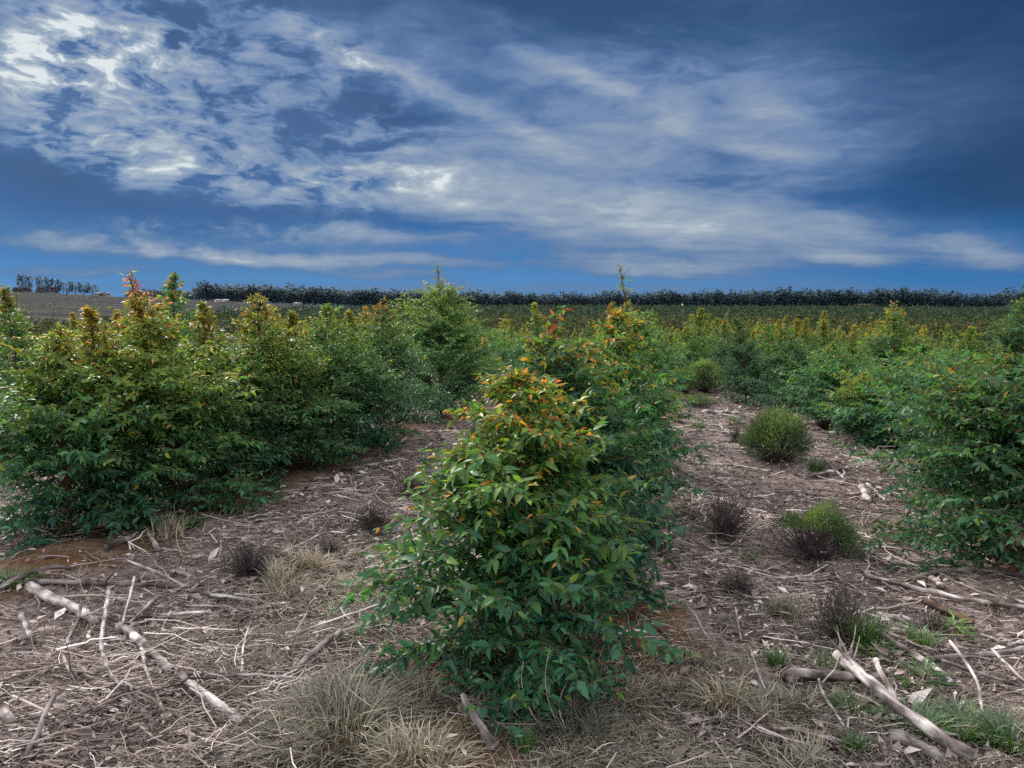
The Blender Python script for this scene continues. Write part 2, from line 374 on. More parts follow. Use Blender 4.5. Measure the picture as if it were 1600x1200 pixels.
def ground_mat():
    m, t, b, out = mat('forest_floor')
    geo = t.new('ShaderNodeNewGeometry'); P = geo.outputs['Position']
    sp = t.new('ShaderNodeSeparateXYZ'); t.put(sp.inputs[0], P)
    flat = t.new('ShaderNodeCombineXYZ'); t.put(flat.inputs[0], sp.outputs[0]); t.put(flat.inputs[1], sp.outputs[1]); F = flat.outputs[0]
    dist = t.vmath('LENGTH', F)
    nA = t.noise(F, 1.1, 6, .62); nB = t.noise(F, 9, 5, .65, .6); nC = t.noise(F, 55, 4, .7, .8)
    # criss-crossed fine litter
    s1 = t.noise(t.mapping(F, rot=(0, 0, .5), sc=(8, 90, 1)), 1, 3, .6); s2 = t.noise(t.mapping(F, rot=(0, 0, -.9), sc=(8, 90, 1)), 1, 3, .6)
    s3 = t.noise(t.mapping(F, rot=(0, 0, 1.9), sc=(7, 80, 1)), 1, 3, .6)
    lit = t.math('MAXIMUM', t.math('MAXIMUM', s1, s2), s3)
    f = t.math('ADD', t.math('MULTIPLY', lit, .55), t.math('ADD', t.math('MULTIPLY', nB, .3), t.math('MULTIPLY', nC, .25)))
    litter = t.ramp(f, [(.38, (.022, .016, .015)), (.5, (.074, .056, .051)), (.6, (.17, .134, .125)), (.74, (.34, .28, .265))])
    soil = t.ramp(t.math('ADD', t.math('MULTIPLY', nB, .6), t.math('MULTIPLY', nC, .4)), [(.3, (.032, .019, .012)), (.5, (.088, .05, .029)), (.7, (.18, .108, .06))])
    lat = t.vmath('DOT_PRODUCT', F, (RN[0], RN[1], 0))
    mo = t.math('ABSOLUTE', t.math('SUBTRACT', t.math('FLOORED_MODULO', t.math('ADD', lat, ROWS / 2 - ROW0), ROWS), ROWS / 2))
    strip = t.rng(t.math('ADD', mo, t.math('MULTIPLY', t.math('SUBTRACT', nA, .5), .9)), .75, .2, 0, .85)
    tot = strip
    for (px, py, a, c_) in SOIL:
        g = G(px, py)
        bl = t.blob(t.vmath('ADD', F, t.vmath('SCALE', t.vmath('SUBTRACT', t.noise(F, 4, 4, .6, col=True), (.5, .5, .5)), scale=.5)), (g.x, g.y), 0, (a, c_))
        tot = t.math('MAXIMUM', tot, t.rng(bl, .1, .5))
    near = t.rng(dist, 30, 60, 1, 0)
    col = t.mix(t.math('MULTIPLY', tot, near), litter, soil)
    # far cut-over hillside, mauve brown with grey-green streaks
    fa = t.noise(t.mapping(F, rot=(0, 0, .35), sc=(.01, .07, 1)), 1, 7, .7); fb = t.noise(F, .25, 5, .7)
    far = t.ramp(t.math('ADD', t.math('MULTIPLY', fa, .6), t.math('MULTIPLY', fb, .4)), [(.38, (.011, .010, .013)), (.47, (.03, .024, .032)), (.53, (.026, .035, .018)), (.6, (.062, .048, .056))])
    col = t.mix(t.rng(dist, 60, 140), col, far)
    t.put(b.inputs['Base Color'], col); b.inputs['Roughness'].default_value = 1; b.inputs['Specular IOR Level'].default_value = .02
    bp = t.new('ShaderNodeBump'); bp.inputs['Strength'].default_value = .8; bp.inputs['Distance'].default_value = .02
    t.put(bp.inputs['Height'], f); t.l.new(bp.outputs[0], b.inputs['Normal'])
    return m
SOIL = [(1010, 990, .62, .5), (1062, 1060, .6, .42), (730, 1130, .55, .38), (80, 872, .8, .36), (990, 950, .5, .4), (820, 1090, .7, .4), (700, 1175, .35, .25)]
def soil_w(x, y):
    w = np.zeros_like(x)
    for (px, py, a, c_) in SOIL:
        g = G(px, py); w = np.maximum(w, np.clip(1.2 - ((x - g.x) / a) ** 2 - ((y - g.y) / c_) ** 2, 0, 1))
    return w

# ------------------------------------------------------------------ ground sheet
def build_ground():
    az = np.concatenate([np.linspace(-42, 42, 260), np.linspace(46, 314, 60)]); az = np.radians(az)
    r = np.concatenate([[.15], np.geomspace(.6, 900, 300)])
    X = r[:, None] * np.sin(az)[None]; Y = r[:, None] * np.cos(az)[None]
    V = np.stack([X, Y, height(X, Y)], -1).reshape(-1, 3)
    n, m = len(r), len(az); i = np.arange(n - 1)[:, None]; j = np.arange(m)[None]; j2 = (j + 1) % m
    Q = np.stack([i * m + j, i * m + j2, (i + 1) * m + j2, (i + 1) * m + j], -1).reshape(-1, 4)[:, ::-1]
    V = np.vstack([V, [[0, 0, hz(0, 0)]]]); c = len(V) - 1
    T = np.stack([np.full(m, c), np.arange(m), (np.arange(m) + 1) % m], -1)[:, ::-1]
    me = mk('ground', V, Q, T, [ground_mat()])
    o = bpy.data.objects.new('ground', me); COL.objects.link(o); struct(o)
build_ground()

# ------------------------------------------------------------------ eucalyptus generator
def euc(seed, h, rad, nb, leafL=.105, detail=2, subs=6, clear=.05, spire=0.0, orange=.5, lean=(0, 0), gap=.045, droop=.35, dens=1.0, full=.55, toptint=None, olive=.3):
    r = np.random.default_rng(seed)
    wood, mature, young = MB(), MB(), MB()
    ts = np.linspace(0, 1, 9); wob = r.normal(0, .02 * h, (9, 2)).cumsum(0) * .35
    trunk = np.stack([lean[0] * ts ** 1.5 + wob[:, 0] * ts, lean[1] * ts ** 1.5 + wob[:, 1] * ts, ts * h], -1); trunk[0, 2] = -.05
    V, Q = tubes(trunk[None], (np.linspace(1, .12, 9) * (.011 * h + .004))[None], 6); wood.add(V, Q, tint=.2)
    bp, bd, bup, bt, bl = [], [], [], [], []   # leaf site: pos, dir, side, height, tipness
    segs, srad = [], []
    for i in range(nb):
        t = clear + (1 - clear) * ((i + r.uniform(0, 1)) / nb) ** 1.15
        p0 = np.array([np.interp(t, ts, trunk[:, k]) for k in range(3)])
        a = i * 2.39996 + r.normal(0, .5)
        prof = min(1, .7 + t * 1.6) * min(1, 1.18 * (1 - t) ** full) + .04 if t < .97 else .06
        thin = bool(spire) and t > 1 - spire
        if thin: prof = .06 + .2 * r.uniform()
        L = rad * prof * r.uniform(.7, 1.22)
        up = np.interp(t, [0, .35, .8, 1], [R(30), R(50), R(62), R(76)]) + r.normal(0, .24)
        s = np.linspace(0, 1, 6)
        hd = np.array([math.cos(a), math.sin(a)])
        curl = r.normal(0, .18)
        hx = hd[None] * (s * L * math.cos(up) / math.cos(R(30)))[:, None] + np.array([-hd[1], hd[0]])[None] * (curl * L * s ** 2)[:, None]
        zz = s * L * math.sin(up) * 1.25 - droop * L * s ** 2.2 * (1.2 - t)
        C = np.concatenate([p0[None, :2] + hx, (p0[2] + zz)[:, None]], 1)
        lim = h * (t + .05 + .2 * (1 - t) * r.uniform(.4, 1.3)) - p0[2]      # boughs stay below the leader
        m = max(zz.max(), 1e-3)
        if t > .45 and m > lim: C[:, 2] = p0[2] + zz * max(lim, .02) / m
        C[:, 2] = np.maximum(C[:, 2], .04 + .02 * r.uniform())
        segs.append(C); srad.append(np.linspace(.0055, .0016, 6) * (h / 1.8) * (.6 + .6 * (1 - t)))
        def sites(C, tip0, tip1, step):
            d = np.linalg.norm(np.diff(C, axis=0), axis=1); cl = np.concatenate([[0], d.cumsum()])
            n = max(2, int(cl[-1] / step)); u = (np.arange(n) + .6) / n * cl[-1]
            P = np.stack([np.interp(u, cl, C[:, k]) for k in range(3)], -1)
            D = unit(np.stack([np.interp(np.minimum(u + .02, cl[-1]), cl, C[:, k]) - np.interp(np.maximum(u - .02, 0), cl, C[:, k]) for k in range(3)], -1))
            return P, D, tip0 + (tip1 - tip0) * u / cl[-1]
        P, D, tp = sites(C, .1, 1, gap)
        k = (tp > .3) & (r.uniform(size=len(tp)) < (.5 if thin else 1))
        bp.append(P[k]); bd.append(D[k]); bl.append(tp[k]); bt.append(np.full(k.sum(), t))
        ns = 0 if thin and r.uniform() < .7 else max(1, int(round(subs * (.4 + .8 * min(1, L / rad)))))
        if thin: ns = min(ns, 1)
        for j in range(ns):
            sj = .2 + .75 * (j + r.uniform(0, .8)) / ns
            q0 = np.array([np.interp(sj, s, C[:, k]) for k in range(3)])
            dd = unit(np.array([np.interp(min(1, sj + .1), s, C[:, k]) - np.interp(max(0, sj - .1), s, C[:, k]) for k in range(3)]))
            side = unit(np.cross(dd, [0, 0, 1])) * (1 if j % 2 else -1)
            l2 = L * r.uniform(.3, .55) * (1.15 - .6 * sj)
            u = np.linspace(0, 1, 4)[:, None]
            dir2 = unit(dd * .75 + side * r.uniform(.5, 1.0) + np.array([0, 0, r.uniform(-.35, .95)]))
            C2 = q0 + dir2 * l2 * u + np.array([0, 0, -.28 * l2]) * u ** 2
            C2[:, 2] = np.maximum(C2[:, 2], .03)
            segs.append(C2[[0, 1, 1, 2, 2, 3]] * 1.0); srad.append(np.linspace(.0028, .001, 6) * (h / 1.8))
            P, D, tp = sites(C2, .35 + .3 * sj, 1, gap)
            bp.append(P); bd.append(D); bl.append(tp); bt.append(np.full(len(tp), t))
    SG = np.array(segs); SG += np.linspace(0, 1e-4, 6)[None, :, None]
    V, Q = tubes(SG, np.array(srad), 3); wood.add(V, Q, tint=.45)
    P, D, tp, t = map(np.concatenate, (bp, bd, bl, bt))
    for sgn in (1, -1):
        k = r.uniform(size=len(P)) < dens
        p, d, q, tt = P[k], D[k], tp[k], t[k]; n = len(p)
        side = unit(np.cross(d, np.array([0, 0, 1.]) + r.normal(0, .45, (n, 3)))) * sgn
        ld = d * r.uniform(.3, .9, (n, 1)) + side * r.uniform(.5, 1.1, (n, 1)) + np.array([0, 0, -1.]) * r.uniform(-.05, .75, (n, 1)) + r.normal(0, .22, (n, 3))
        tip = ss(.84, 1.0, q)
        ld = ld + d * tip[:, None] * .8 + np.array([0, 0, .5]) * tip[:, None]
        nn = np.array([0, 0, 1.]) + r.normal(0, .5, (n, 3)) + d * .2
        L = leafL * r.uniform(.65, 1.2, n) * (1 - .5 * tip) * (1 - .22 * tt)
        # colour runs from blue green low down to olive, then orange and red on the new tips
        hh = np.clip(p[:, 2] / h, 0, 1)
        tint = .0 + olive * hh ** 1.15 + .2 * q * hh + r.normal(0, .09, n)
        hot = (q > .88) & (r.uniform(size=n) < orange * (.14 + .5 * hh ** 2))
        tint = np.where(hot, .46 + .34 * hh * r.uniform(.3, 1.15, n) + .1 * r.uniform(size=n), tint)
        top = (hh > .85) & (r.uniform(size=n) < orange * .34)
        tint = np.where(top, r.uniform(.45, .45 + .42 * orange + .12, n), tint)
        if toptint: tint = np.where((hh > .94) & (r.uniform(size=n) < .45), toptint + r.normal(0, .05, n), tint)
        tint = np.clip(tint, 0, 1)
        W = L * r.uniform(.32, .47, n)
        y = tint > .58
        leaves(mature, p[~y], ld[~y], nn[~y], L[~y], W[~y], tint[~y], detail)
        leaves(young, p[y], ld[y], nn[y], L[y], W[y] * .9, tint[y], detail)
    return wood, mature, young

TREES = []
def merge(a, b):
    Q = np.concatenate(b.Q) if b.Q else None; T = np.concatenate(b.T) if b.T else None
    a.add(np.concatenate(b.V), Q, T, np.concatenate(b.A))
def hero(name_label, base, top_py, rad, seed, nb=52, top_px=None, group='young eucalyptus trees planted in rows', spire=0, **kw):
    g = G(*base); r = math.hypot(g.x, g.y)
    tp = at_dist(base[0] if top_px is None else top_px, top_py, r)
    h = tp.z - g.z
    lean = (tp.x - g.x, tp.y - g.y)
    root = thing('eucalyptus_tree', name_label, 'tree', g, 0, group)
    wd, ma, yo = euc(seed, h, rad, nb, lean=lean, spire=spire, **kw)
    if yo.n: merge(ma, yo)
    wd.build('trunk', M_BARK, root); ma.build('crown', M_LEAF, root, smooth=False)
    TREES.append((g.x, g.y, rad)); return root

# the row that comes towards the camera
FULL = dict(clear=.02, gap=.044, subs=8)
ROWG = 'young eucalyptus trees planted in rows'
hero('front eucalyptus sapling, nearest of all, broad leaves and orange shoots on its left side', (796, 1060), 596, .68, 11, nb=150, top_px=798, leafL=.091, orange=.55, droop=.42, full=.32, olive=.23, **FULL)
hero('sapling directly behind the nearest one, with a thin red-leaved leader', (882, 935), 500, .66, 12, nb=124, top_px=866, spire=.12, orange=.75, leafL=.094, full=.5, toptint=.93, olive=.2, **FULL)
hero('sapling of the central row wedged between the red-leaved and the orange-topped one', (925, 855), 540, .62, 15, nb=110, top_px=912, orange=.6, leafL=.09, full=.5, olive=.22, **FULL)
hero('sapling of the central row crowned with a dense orange top', (955, 800), 496, .74, 13, nb=124, top_px=952, orange=1.0, leafL=.088, full=.45, **FULL)
hero('tall sapling of the central row whose bare grey leader stands against the sky', (1000, 722), 424, .74, 14, nb=124, top_px=964, spire=.3, orange=.1, leafL=.08, full=.55, dens=.9, **FULL)
# left row
hero('leftmost sapling of the left row, low and arching over the dark soil', (110, 838), 522, .85, 21, nb=124, orange=.45, leafL=.084, top_px=85, full=.6, olive=.42, **FULL)
hero('sapling of the left row with pink-red shoots rising over the hillside', (275, 798), 440, .98, 22, nb=170, orange=.6, leafL=.084, top_px=200, spire=.12, full=.75, toptint=.98, olive=.4, **FULL)
hero('bright yellow-green sapling of the left row', (410, 750), 470, .88, 23, nb=140, orange=.5, leafL=.08, top_px=402, full=.65, olive=.4, **FULL)
hero('slim sapling of the left row between the pink-tipped and the yellow-green one', (345, 772), 482, .82, 27, nb=124, orange=.5, leafL=.08, top_px=318, full=.75, olive=.4, **FULL)
hero('sapling of the left row with low boughs reaching onto the open strip', (505, 714), 482, .88, 24, nb=130, orange=.4, top_px=508, leafL=.078, olive=.36, full=.7, **FULL)
hero('sapling of the left row tipped with dark red leaves', (596, 688), 472, .9, 25, nb=130, orange=.8, top_px=592, leafL=.076, spire=.08, full=.7, toptint=.9, **FULL)
hero('tall bushy sapling at the end of the left clearing with grey twigs above the skyline', (690, 655), 424, 1.15, 26, nb=170, orange=.2, top_px=682, spire=.14, leafL=.074, full=.45, **FULL)
hero('slender sapling of the left row right of the arching leftmost one', (195, 818), 490, .8, 41, nb=120, orange=.45, leafL=.082, top_px=145, full=.85, olive=.4, **FULL)
hero('slender sapling of the left row just right of the yellow-green one', (458, 733), 494, .8, 42, nb=120, orange=.4, leafL=.078, top_px=455, full=.85, olive=.32, **FULL)
hero('slender sapling of the left row just left of the dark red tipped one', (552, 702), 490, .8, 43, nb=120, orange=.5, leafL=.076, top_px=550, full=.85, olive=.28, **FULL)
# right row
hero('large sapling at the right edge, spreading grey-green boughs over the slash', (1572, 876), 565, 1.02, 31, nb=170, orange=.2, top_px=1580, leafL=.076, full=.36, olive=.02, **FULL)
hero('grey-green sapling close behind the large one at the right edge', (1500, 775), 560, .85, 40, nb=140, orange=.2, top_px=1515, leafL=.08, full=.45, olive=.05, **FULL)
hero('dark blue-green sapling of the right row with flat layered boughs', (1432, 712), 545, .9, 32, nb=130, orange=.08, top_px=1442, leafL=.08, full=.6, olive=.12, **FULL)
hero('small light green sapling of the right row beside the red-brown weed', (1345, 692), 588, .72, 33, nb=100, orange=.3, top_px=1352, leafL=.078, full=.6, olive=.42, **FULL)
hero('dark sapling cut by the right edge of the photo, its leader near the skyline', (1600, 668), 448, 1.0, 34, nb=130, orange=.2, top_px=1594, spire=.15, leafL=.074, full=.6, olive=.15, **FULL)
hero('dark olive sapling between the large right-edge one and the flat-boughed one', (1520, 672), 516, .9, 35, nb=130, orange=.3, top_px=1515, leafL=.074, full=.6, **FULL)
hero('sapling with yellow-green boughs behind the flat-boughed one of the right row', (1395, 640), 476, .9, 36, nb=130, orange=.35, top_px=1392, leafL=.072, spire=.1, full=.7, olive=.42, **FULL)
hero('dark blue-green sapling right of the far bushes at the end of the right strip', (1240, 650), 528, .9, 37, nb=130, orange=.12, top_px=1240, leafL=.072, full=.6, olive=.12, **FULL)
hero('broad sapling of the right row between the small light green and the dark blue-green one', (1300, 668), 542, .9, 39, nb=130, orange=.3, top_px=1300, leafL=.072, full=.55, olive=.2, **FULL)
hero('dark conical sapling just right of the bright shrub at the end of the strip', (1165, 632), 500, .75, 38, nb=120, orange=.3, top_px=1150, leafL=.07, full=.75, olive=.16, **FULL)

# ------------------------------------------------------------------ rows in the middle distance (copied individuals)
VAR = []
def variants():
    for i in range(12):
        r = random.Random(100 + i)
        h = 1.8
        wd, ma, yo = euc(200 + i, h, r.uniform(.64, .82), 84, leafL=.098, detail=1, subs=6, gap=.07, clear=.02, orange=r.uniform(.25, .9), spire=r.choice([0, 0, .12, .2]), full=r.uniform(.8, 1.15), olive=r.choice([.14, .24, .3, .36, .42]))
        lm = ma
        if yo.n: merge(lm, yo)
        VAR.append([wd.mesh('trunk', M_BARK), lm.mesh('crown', M_LEAF, False), None])
variants()
SPOTS = [('left', 'bushy young eucalyptus among the crowded rows left of the open strips', 'crowded young eucalyptus rows on the left'),
         ('mid', 'young eucalyptus in the far end of the central row behind the skyline leader', 'young eucalyptus further along the central row'),
         ('right', 'bushy young eucalyptus among the crowded rows right of the open strips', 'crowded young eucalyptus rows on the right')]
def plant_rows():
    cand = []
    for k in [*range(-24, 30), .5, .3, .7, 1.5, -.5]:
        L = ROW0 + k * ROWS
        for D in np.arange(2, 150, 1.75):
            D2 = D + rng.normal(0, .22); L2 = L + rng.normal(0, .16 if D < 15 else .75)
            if k == 0 and D2 < 18: L2 -= .45
            p = RN * L2 + RD * D2; r = math.hypot(*p); a = math.degrees(math.atan2(p[0], p[1]))
            if p[1] < 1 or abs(a) > 36.5 or r < 6.2: continue
            if k % 1 and D2 < 15.5 + abs(k - .5) * 3: continue
            if k == 0 and D2 < 11.2: continue
            if k == -1 and D2 < 13.2: continue
            if k == 1 and D2 < 9.4: continue
            if any(math.hypot(p[0] - t[0], p[1] - t[1]) < .9 for t in TREES): continue
            g = G(1090, 612)
            if math.hypot(p[0] - g.x, p[1] - g.y) < 1.5: continue
            if rng.uniform() < .05: continue
            cand.append((r, a, p[0], p[1], k))
    cand.sort()
    near, rest = cand[:286], cand[286:]
    for (r, a, x, y, k) in near:
        v = VAR[int(rng.integers(len(VAR)))]
        key = 0 if k < 0 else (1 if k == 0 else 2)
        hh = float(np.clip(rng.normal(1.84 + .12 * float(ss(14, 48, r)), .29), 1.1, 2.8)) * (.98 if k < 0 else .95)
        if v[2] is None:
            o = thing('eucalyptus_tree', '', 'tree')
            for n, me in (('trunk', v[0]), ('crown', v[1])):
                c = bpy.data.objects.new(n, me); COL.objects.link(c); c.parent = o
            v[2] = o
        else: o = dup(v[2])
        o.location = (x, y, hz(x, y)); o.rotation_euler = (rng.normal(0, .04), rng.normal(0, .04), rng.uniform(0, 6.28))
        w = hh / 1.8 * rng.uniform(.85, 1.2) * (.75 if k == 0 and r < 19 else 1); o.scale = (w, w, hh / 1.8)
        o['label'] = SPOTS[key][1]; o['group'] = SPOTS[key][2]
    return near[-1][0], rest
RMAX, REST = plant_rows()

# ------------------------------------------------------------------ the rest of the plantation, one mass
def cheap_tree(r, n, leaf):
    """leaf clumps spread through a narrow cone, unit height"""
    z = r.beta(1.2, 1.5, n) * .97 + .03
    rad = .34 * (1 - z) ** .85 * np.minimum(1, .55 + z * 1.8) * np.sqrt(r.uniform(.15, 1.2, n)) + .015
    a = r.uniform(0, 6.283, n)
    P = np.stack([rad * np.cos(a), rad * np.sin(a), z], -1)
    D = np.stack([np.cos(a), np.sin(a), r.uniform(-.7, .8, n)], -1) + r.normal(0, .35, (n, 3))
    N = r.normal(0, .3, (n, 3)) + np.array([0, 0, .8]) + np.stack([np.cos(a), np.sin(a), 0 * a], -1) * .7
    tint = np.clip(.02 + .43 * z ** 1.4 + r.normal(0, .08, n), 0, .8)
    return P, D, N, leaf * r.uniform(.7, 1.3, n), tint
def far_plantation():
    mb = MB(); r = np.random.default_rng(5)
    pts = [(x, y) for (_, _, x, y, _) in REST]
    # beyond 150 m, up the facing slope
    for k in range(-150, 150):
        for D in np.arange(100, 480, 2.2):
            L = ROW0 + k * ROWS * 1.0
            p = RN * (L + r.normal(0, .9)) + RD * (D + r.normal(0, .3)); rr = math.hypot(*p); a = math.degrees(math.atan2(p[0], p[1]))
            if abs(a) > 36 or rr < 149: continue
            lim = np.interp(a, [-36, -30, -22, -14, -6, 0, 36], [175, 190, 260, 330, 420, 455, 455])
            if rr > lim + r.normal(0, 3): continue
            pts.append((p[0], p[1]))
    pts = np.array(pts); rr = np.hypot(pts[:, 0], pts[:, 1])
    z = height(pts[:, 0], pts[:, 1])
    for lo, hi, n, leaf, nv in ((0, 95, 230, .12, 8), (95, 160, 110, .18, 8), (160, 260, 34, .30, 8), (260, 600, 16, .46, 8)):
        for v in range(nv):
            P, D, N, L, tint = cheap_tree(r, n, leaf)
            idx = np.where((rr >= lo) & (rr < hi))[0]; idx = idx[idx % nv == v]
            if not len(idx): continue
            hh = np.clip(r.normal(1.85, .3, len(idx)), 1.1, 2.9) * (1 + .25 * (lo > 90)); w = hh * r.uniform(1.0, 1.35, len(idx))
            th = r.uniform(0, 6.283, len(idx)); c, s = np.cos(th), np.sin(th)
            def rot(A): return np.stack([A[None, :, 0] * c[:, None] - A[None, :, 1] * s[:, None], A[None, :, 0] * s[:, None] + A[None, :, 1] * c[:, None], np.broadcast_to(A[None, :, 2], (len(idx), len(A)))], -1)
            PP = rot(P) * np.stack([w, w, hh], -1)[:, None] + np.stack([pts[idx, 0], pts[idx, 1], z[idx]], -1)[:, None]
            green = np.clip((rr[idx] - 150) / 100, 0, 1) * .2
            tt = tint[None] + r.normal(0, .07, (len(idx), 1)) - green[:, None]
            LL = L[None] * hh[:, None]
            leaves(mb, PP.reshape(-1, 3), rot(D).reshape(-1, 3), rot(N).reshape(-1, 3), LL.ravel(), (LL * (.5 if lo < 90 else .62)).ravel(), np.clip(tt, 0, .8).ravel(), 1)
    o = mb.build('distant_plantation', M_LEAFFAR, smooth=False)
    tag(o, 'mass of young eucalyptus rows running away to the facing slope', 'plantation', kind='stuff')
far_plantation()

# ------------------------------------------------------------------ pine forest on the ridge
def pine_geom(mb, r, base, h, w, n=60, trunk=True, round_=False, low=.16):
    if trunk:
        P = np.array([[base, base + np.array([r.normal(0, .1), 0, h * .55]), base + np.array([r.normal(0, .15), 0, h * .93])]])
        V, Q = tubes(P, np.array([[.22, .15, .05]]) * h / 13, 4); mb.add(V, Q, tint=.9)
    if round_: z = r.beta(1.7, 1.6, n) * .92 + .09; rad = w * np.sqrt(np.clip(1 - ((z - .55) / .5) ** 2, .05, 1)) * r.uniform(.3, 1.1, n)
    else: z = r.beta(1.3, 1.5, n) * (1 - low) + low; rad = w * (1.02 - z) ** .55 * 1.35 * r.uniform(.2, 1.1, n)
    a = r.uniform(0, 6.283, n)
    P = base + np.stack([rad * np.cos(a), rad * np.sin(a), z * h], -1)
    D = np.stack([np.cos(a), np.sin(a), r.uniform(-.3, .5, n)], -1); N = r.normal(0, .5, (n, 3)) + np.array([0, 0, 1.])
    L = h * (.12 if round_ else .15) * r.uniform(.6, 1.3, n)
    leaves(mb, P, D, N, L, L * .7, np.clip(r.normal(.3, .2, n) + (z - .6) * .6, 0, 1), 1)
def ridge():
    mb = MB(); r = np.random.default_rng(9)
    for row in range(5):
        for a in np.arange(-26.5, 38, .16 + .02 * row):
            aa = a + r.normal(0, .05)
            d = np.interp(aa, [-27, -20, -10, 0, 36], [560, 610, 680, 720, 720]) + row * 6 + r.normal(0, 2)
            hh = np.interp(aa, [-27, -25.5, -22.5, -21.8, -14, -5, 5, 20, 27, 29, 30.5, 32, 38], [4, 6, 6.5, 11.5, 13, 13, 12.5, 15, 15, 14, 10.5, 13, 17]) * r.uniform(.76, 1.14)
            hh *= 1 + .10 * math.sin(aa * 1.7 + row) + .08 * math.sin(aa * 4.3 + 2 * row)
            x, y = d * math.sin(R(aa)), d * math.cos(R(aa))
            pine_geom(mb, r, np.array([x, y, hz(x, y)]), hh, hh * (.17 if row < 3 else .21), 84 if row else 96, row < 2, False, .16 if row < 2 else .01)
    o = mb.build('pine_forest', M_PINE, smooth=False)
    tag(o, 'dark pine forest standing as one band along the skyline', 'forest', kind='stuff')
    lab = [('tall round-crowned tree, leftmost and largest on the skyline', 40, 428, 456, .34), ('round-crowned skyline tree, second from the left', 67, 432, 455, .32),
           ('thin-crowned skyline tree, third from the left, pale gaps between its boughs', 87, 435, 455, .3), ('low spreading skyline tree right of the thin-crowned one', 104, 440, 456, .5),
           ('low broad tree in the middle of the skyline clump', 118, 440, 456, .5), ('dense low tree near the right end of the skyline clump', 131, 441, 456, .5), ('smallest tree closing the right end of the skyline clump', 144, 443, 457, .5)]
    for i, (l, px, t_, b_, w) in enumerate(lab):
        d = 500; p = at_dist(px, b_, d); gz = hz(p.x, p.y); top = at_dist(px, t_, d).z; h = top - gz
        root = thing('skyline_tree', l, 'tree', (p.x, p.y, gz), 0, 'trees on the skyline at the left')
        a, b = MB(), MB(); rr = np.random.default_rng(40 + i)
        P = np.array([[[0, 0, -.3], [.1, 0, h * .4], [.15, .1, h * .85]]]); V, Q = tubes(P, np.array([[.3, .22, .06]]), 5); a.add(V, Q, tint=.4)
        pine_geom(b, rr, np.zeros(3), h, h * w, 520 if i < 3 else 420, False, True)
        a.build('trunk', M_DARK, root); b.build('crown', M_PINE, root, smooth=False)
ridge()

def log_stack(label, px, py, dist, w, n, tone):
    p = at_dist(px, py, dist); z = hz(p.x, p.y)
    mb = MB(); r = np.random.default_rng(int(px)); rad = w / (2 * n)
    for row in range(max(2, n // 3)):
        for i in range(n - row):
            y0 = (i + row * .5 - n / 2 + .5) * 2 * rad; zz = rad + row * 1.74 * rad
            e = r.uniform(-.2, .2, 2)
            P = np.array([[[y0, -2.4 + e[0], zz], [y0, -2.399 + e[0], zz], [y0, 2.4 + e[1], zz], [y0, 2.401 + e[1], zz]]])
            V, Q = tubes(P, np.array([[.001, rad, rad * .9, .001]]) * r.uniform(.8, 1), 7); mb.add(V, Q, tint=r.uniform(.2, .8))
    o = mb.build('log_pile', tone, loc=(p.x, p.y, z)); o.rotation_euler = (0, 0, -math.atan2(p.x, p.y) + r.uniform(-.5, .5))
    tag(o, label, 'log pile', 'log piles on the felled hillside')
def hillside():
    r = np.random.default_rng(12); mb = MB()
    for i in range(900):
        a = R(r.uniform(-37, -8)); d = r.uniform(190, 520); lim = np.interp(math.degrees(a), [-36, -30, -22, -14, -6], [180, 200, 270, 340, 430])
        if d < lim + 6: continue
        x, y = d * math.sin(a), d * math.cos(a); hh = r.uniform(.25, .9); n = 14
        P = np.array([x, y, hz(x, y)]) + r.normal(0, 1, (n, 3)) * np.array([hh * 1.6, hh * 1.2, 0]) + np.array([0, 0, 1]) * r.uniform(0, hh, (n, 1))
        leaves(mb, P, r.normal(0, 1, (n, 3)), np.array([0, 0, 1.]) + r.normal(0, .4, (n, 3)), hh * .8, hh * .5, r.uniform(0, .8), 1)
    o = mb.build('hillside_scrub', M_PINE, smooth=False); tag(o, 'low dark scrub and slash heaps dotting the felled hillside', 'scrub', kind='stuff')
hillside()
log_stack('dark log pile below the leftmost skyline tree', 35, 456, 470, 9, 16, M_DARK)
log_stack('long dark log pile under the second and third skyline trees', 73, 456, 490, 12, 16, M_DARK)
log_stack('low dark log pile right of the skyline tree clump', 160, 460, 490, 7, 10, M_DEAD)
log_stack('pale log pile shining in front of the pine forest', 346, 470, 430, 7, 8, M_PALE)
log_stack('small pale log pile, left one of the middle pair before the pines', 398, 474, 470, 6, 8, M_PALE)
log_stack('small grey log pile, right one of the middle pair before the pines', 414, 475, 480, 5, 8, M_DEAD)
log_stack('tiny pale log pile farthest right on the felled hillside', 466, 476, 500, 5, 6, M_PALE)
log_stack('pale brown log pile on the rise in front of the right-hand pines', 1350, 478, 500, 14, 12, M_RUST)
def marker():
    p = at_dist(1066, 474, 640); z = hz(p.x, p.y); mb = MB()
    P = np.array([[[0, 0, 0], [0, 0, 3.6], [0, 0, 4.0], [0, 0, 4.01]]]); V, Q = tubes(P, np.array([[.5, .5, .25, .01]]), 8); mb.add(V, Q, tint=1)
    o = mb.build('marker_post', M_PALE, loc=(p.x, p.y, z)); tag(o, 'tiny white post standing before the dark pine forest', 'post')
marker()

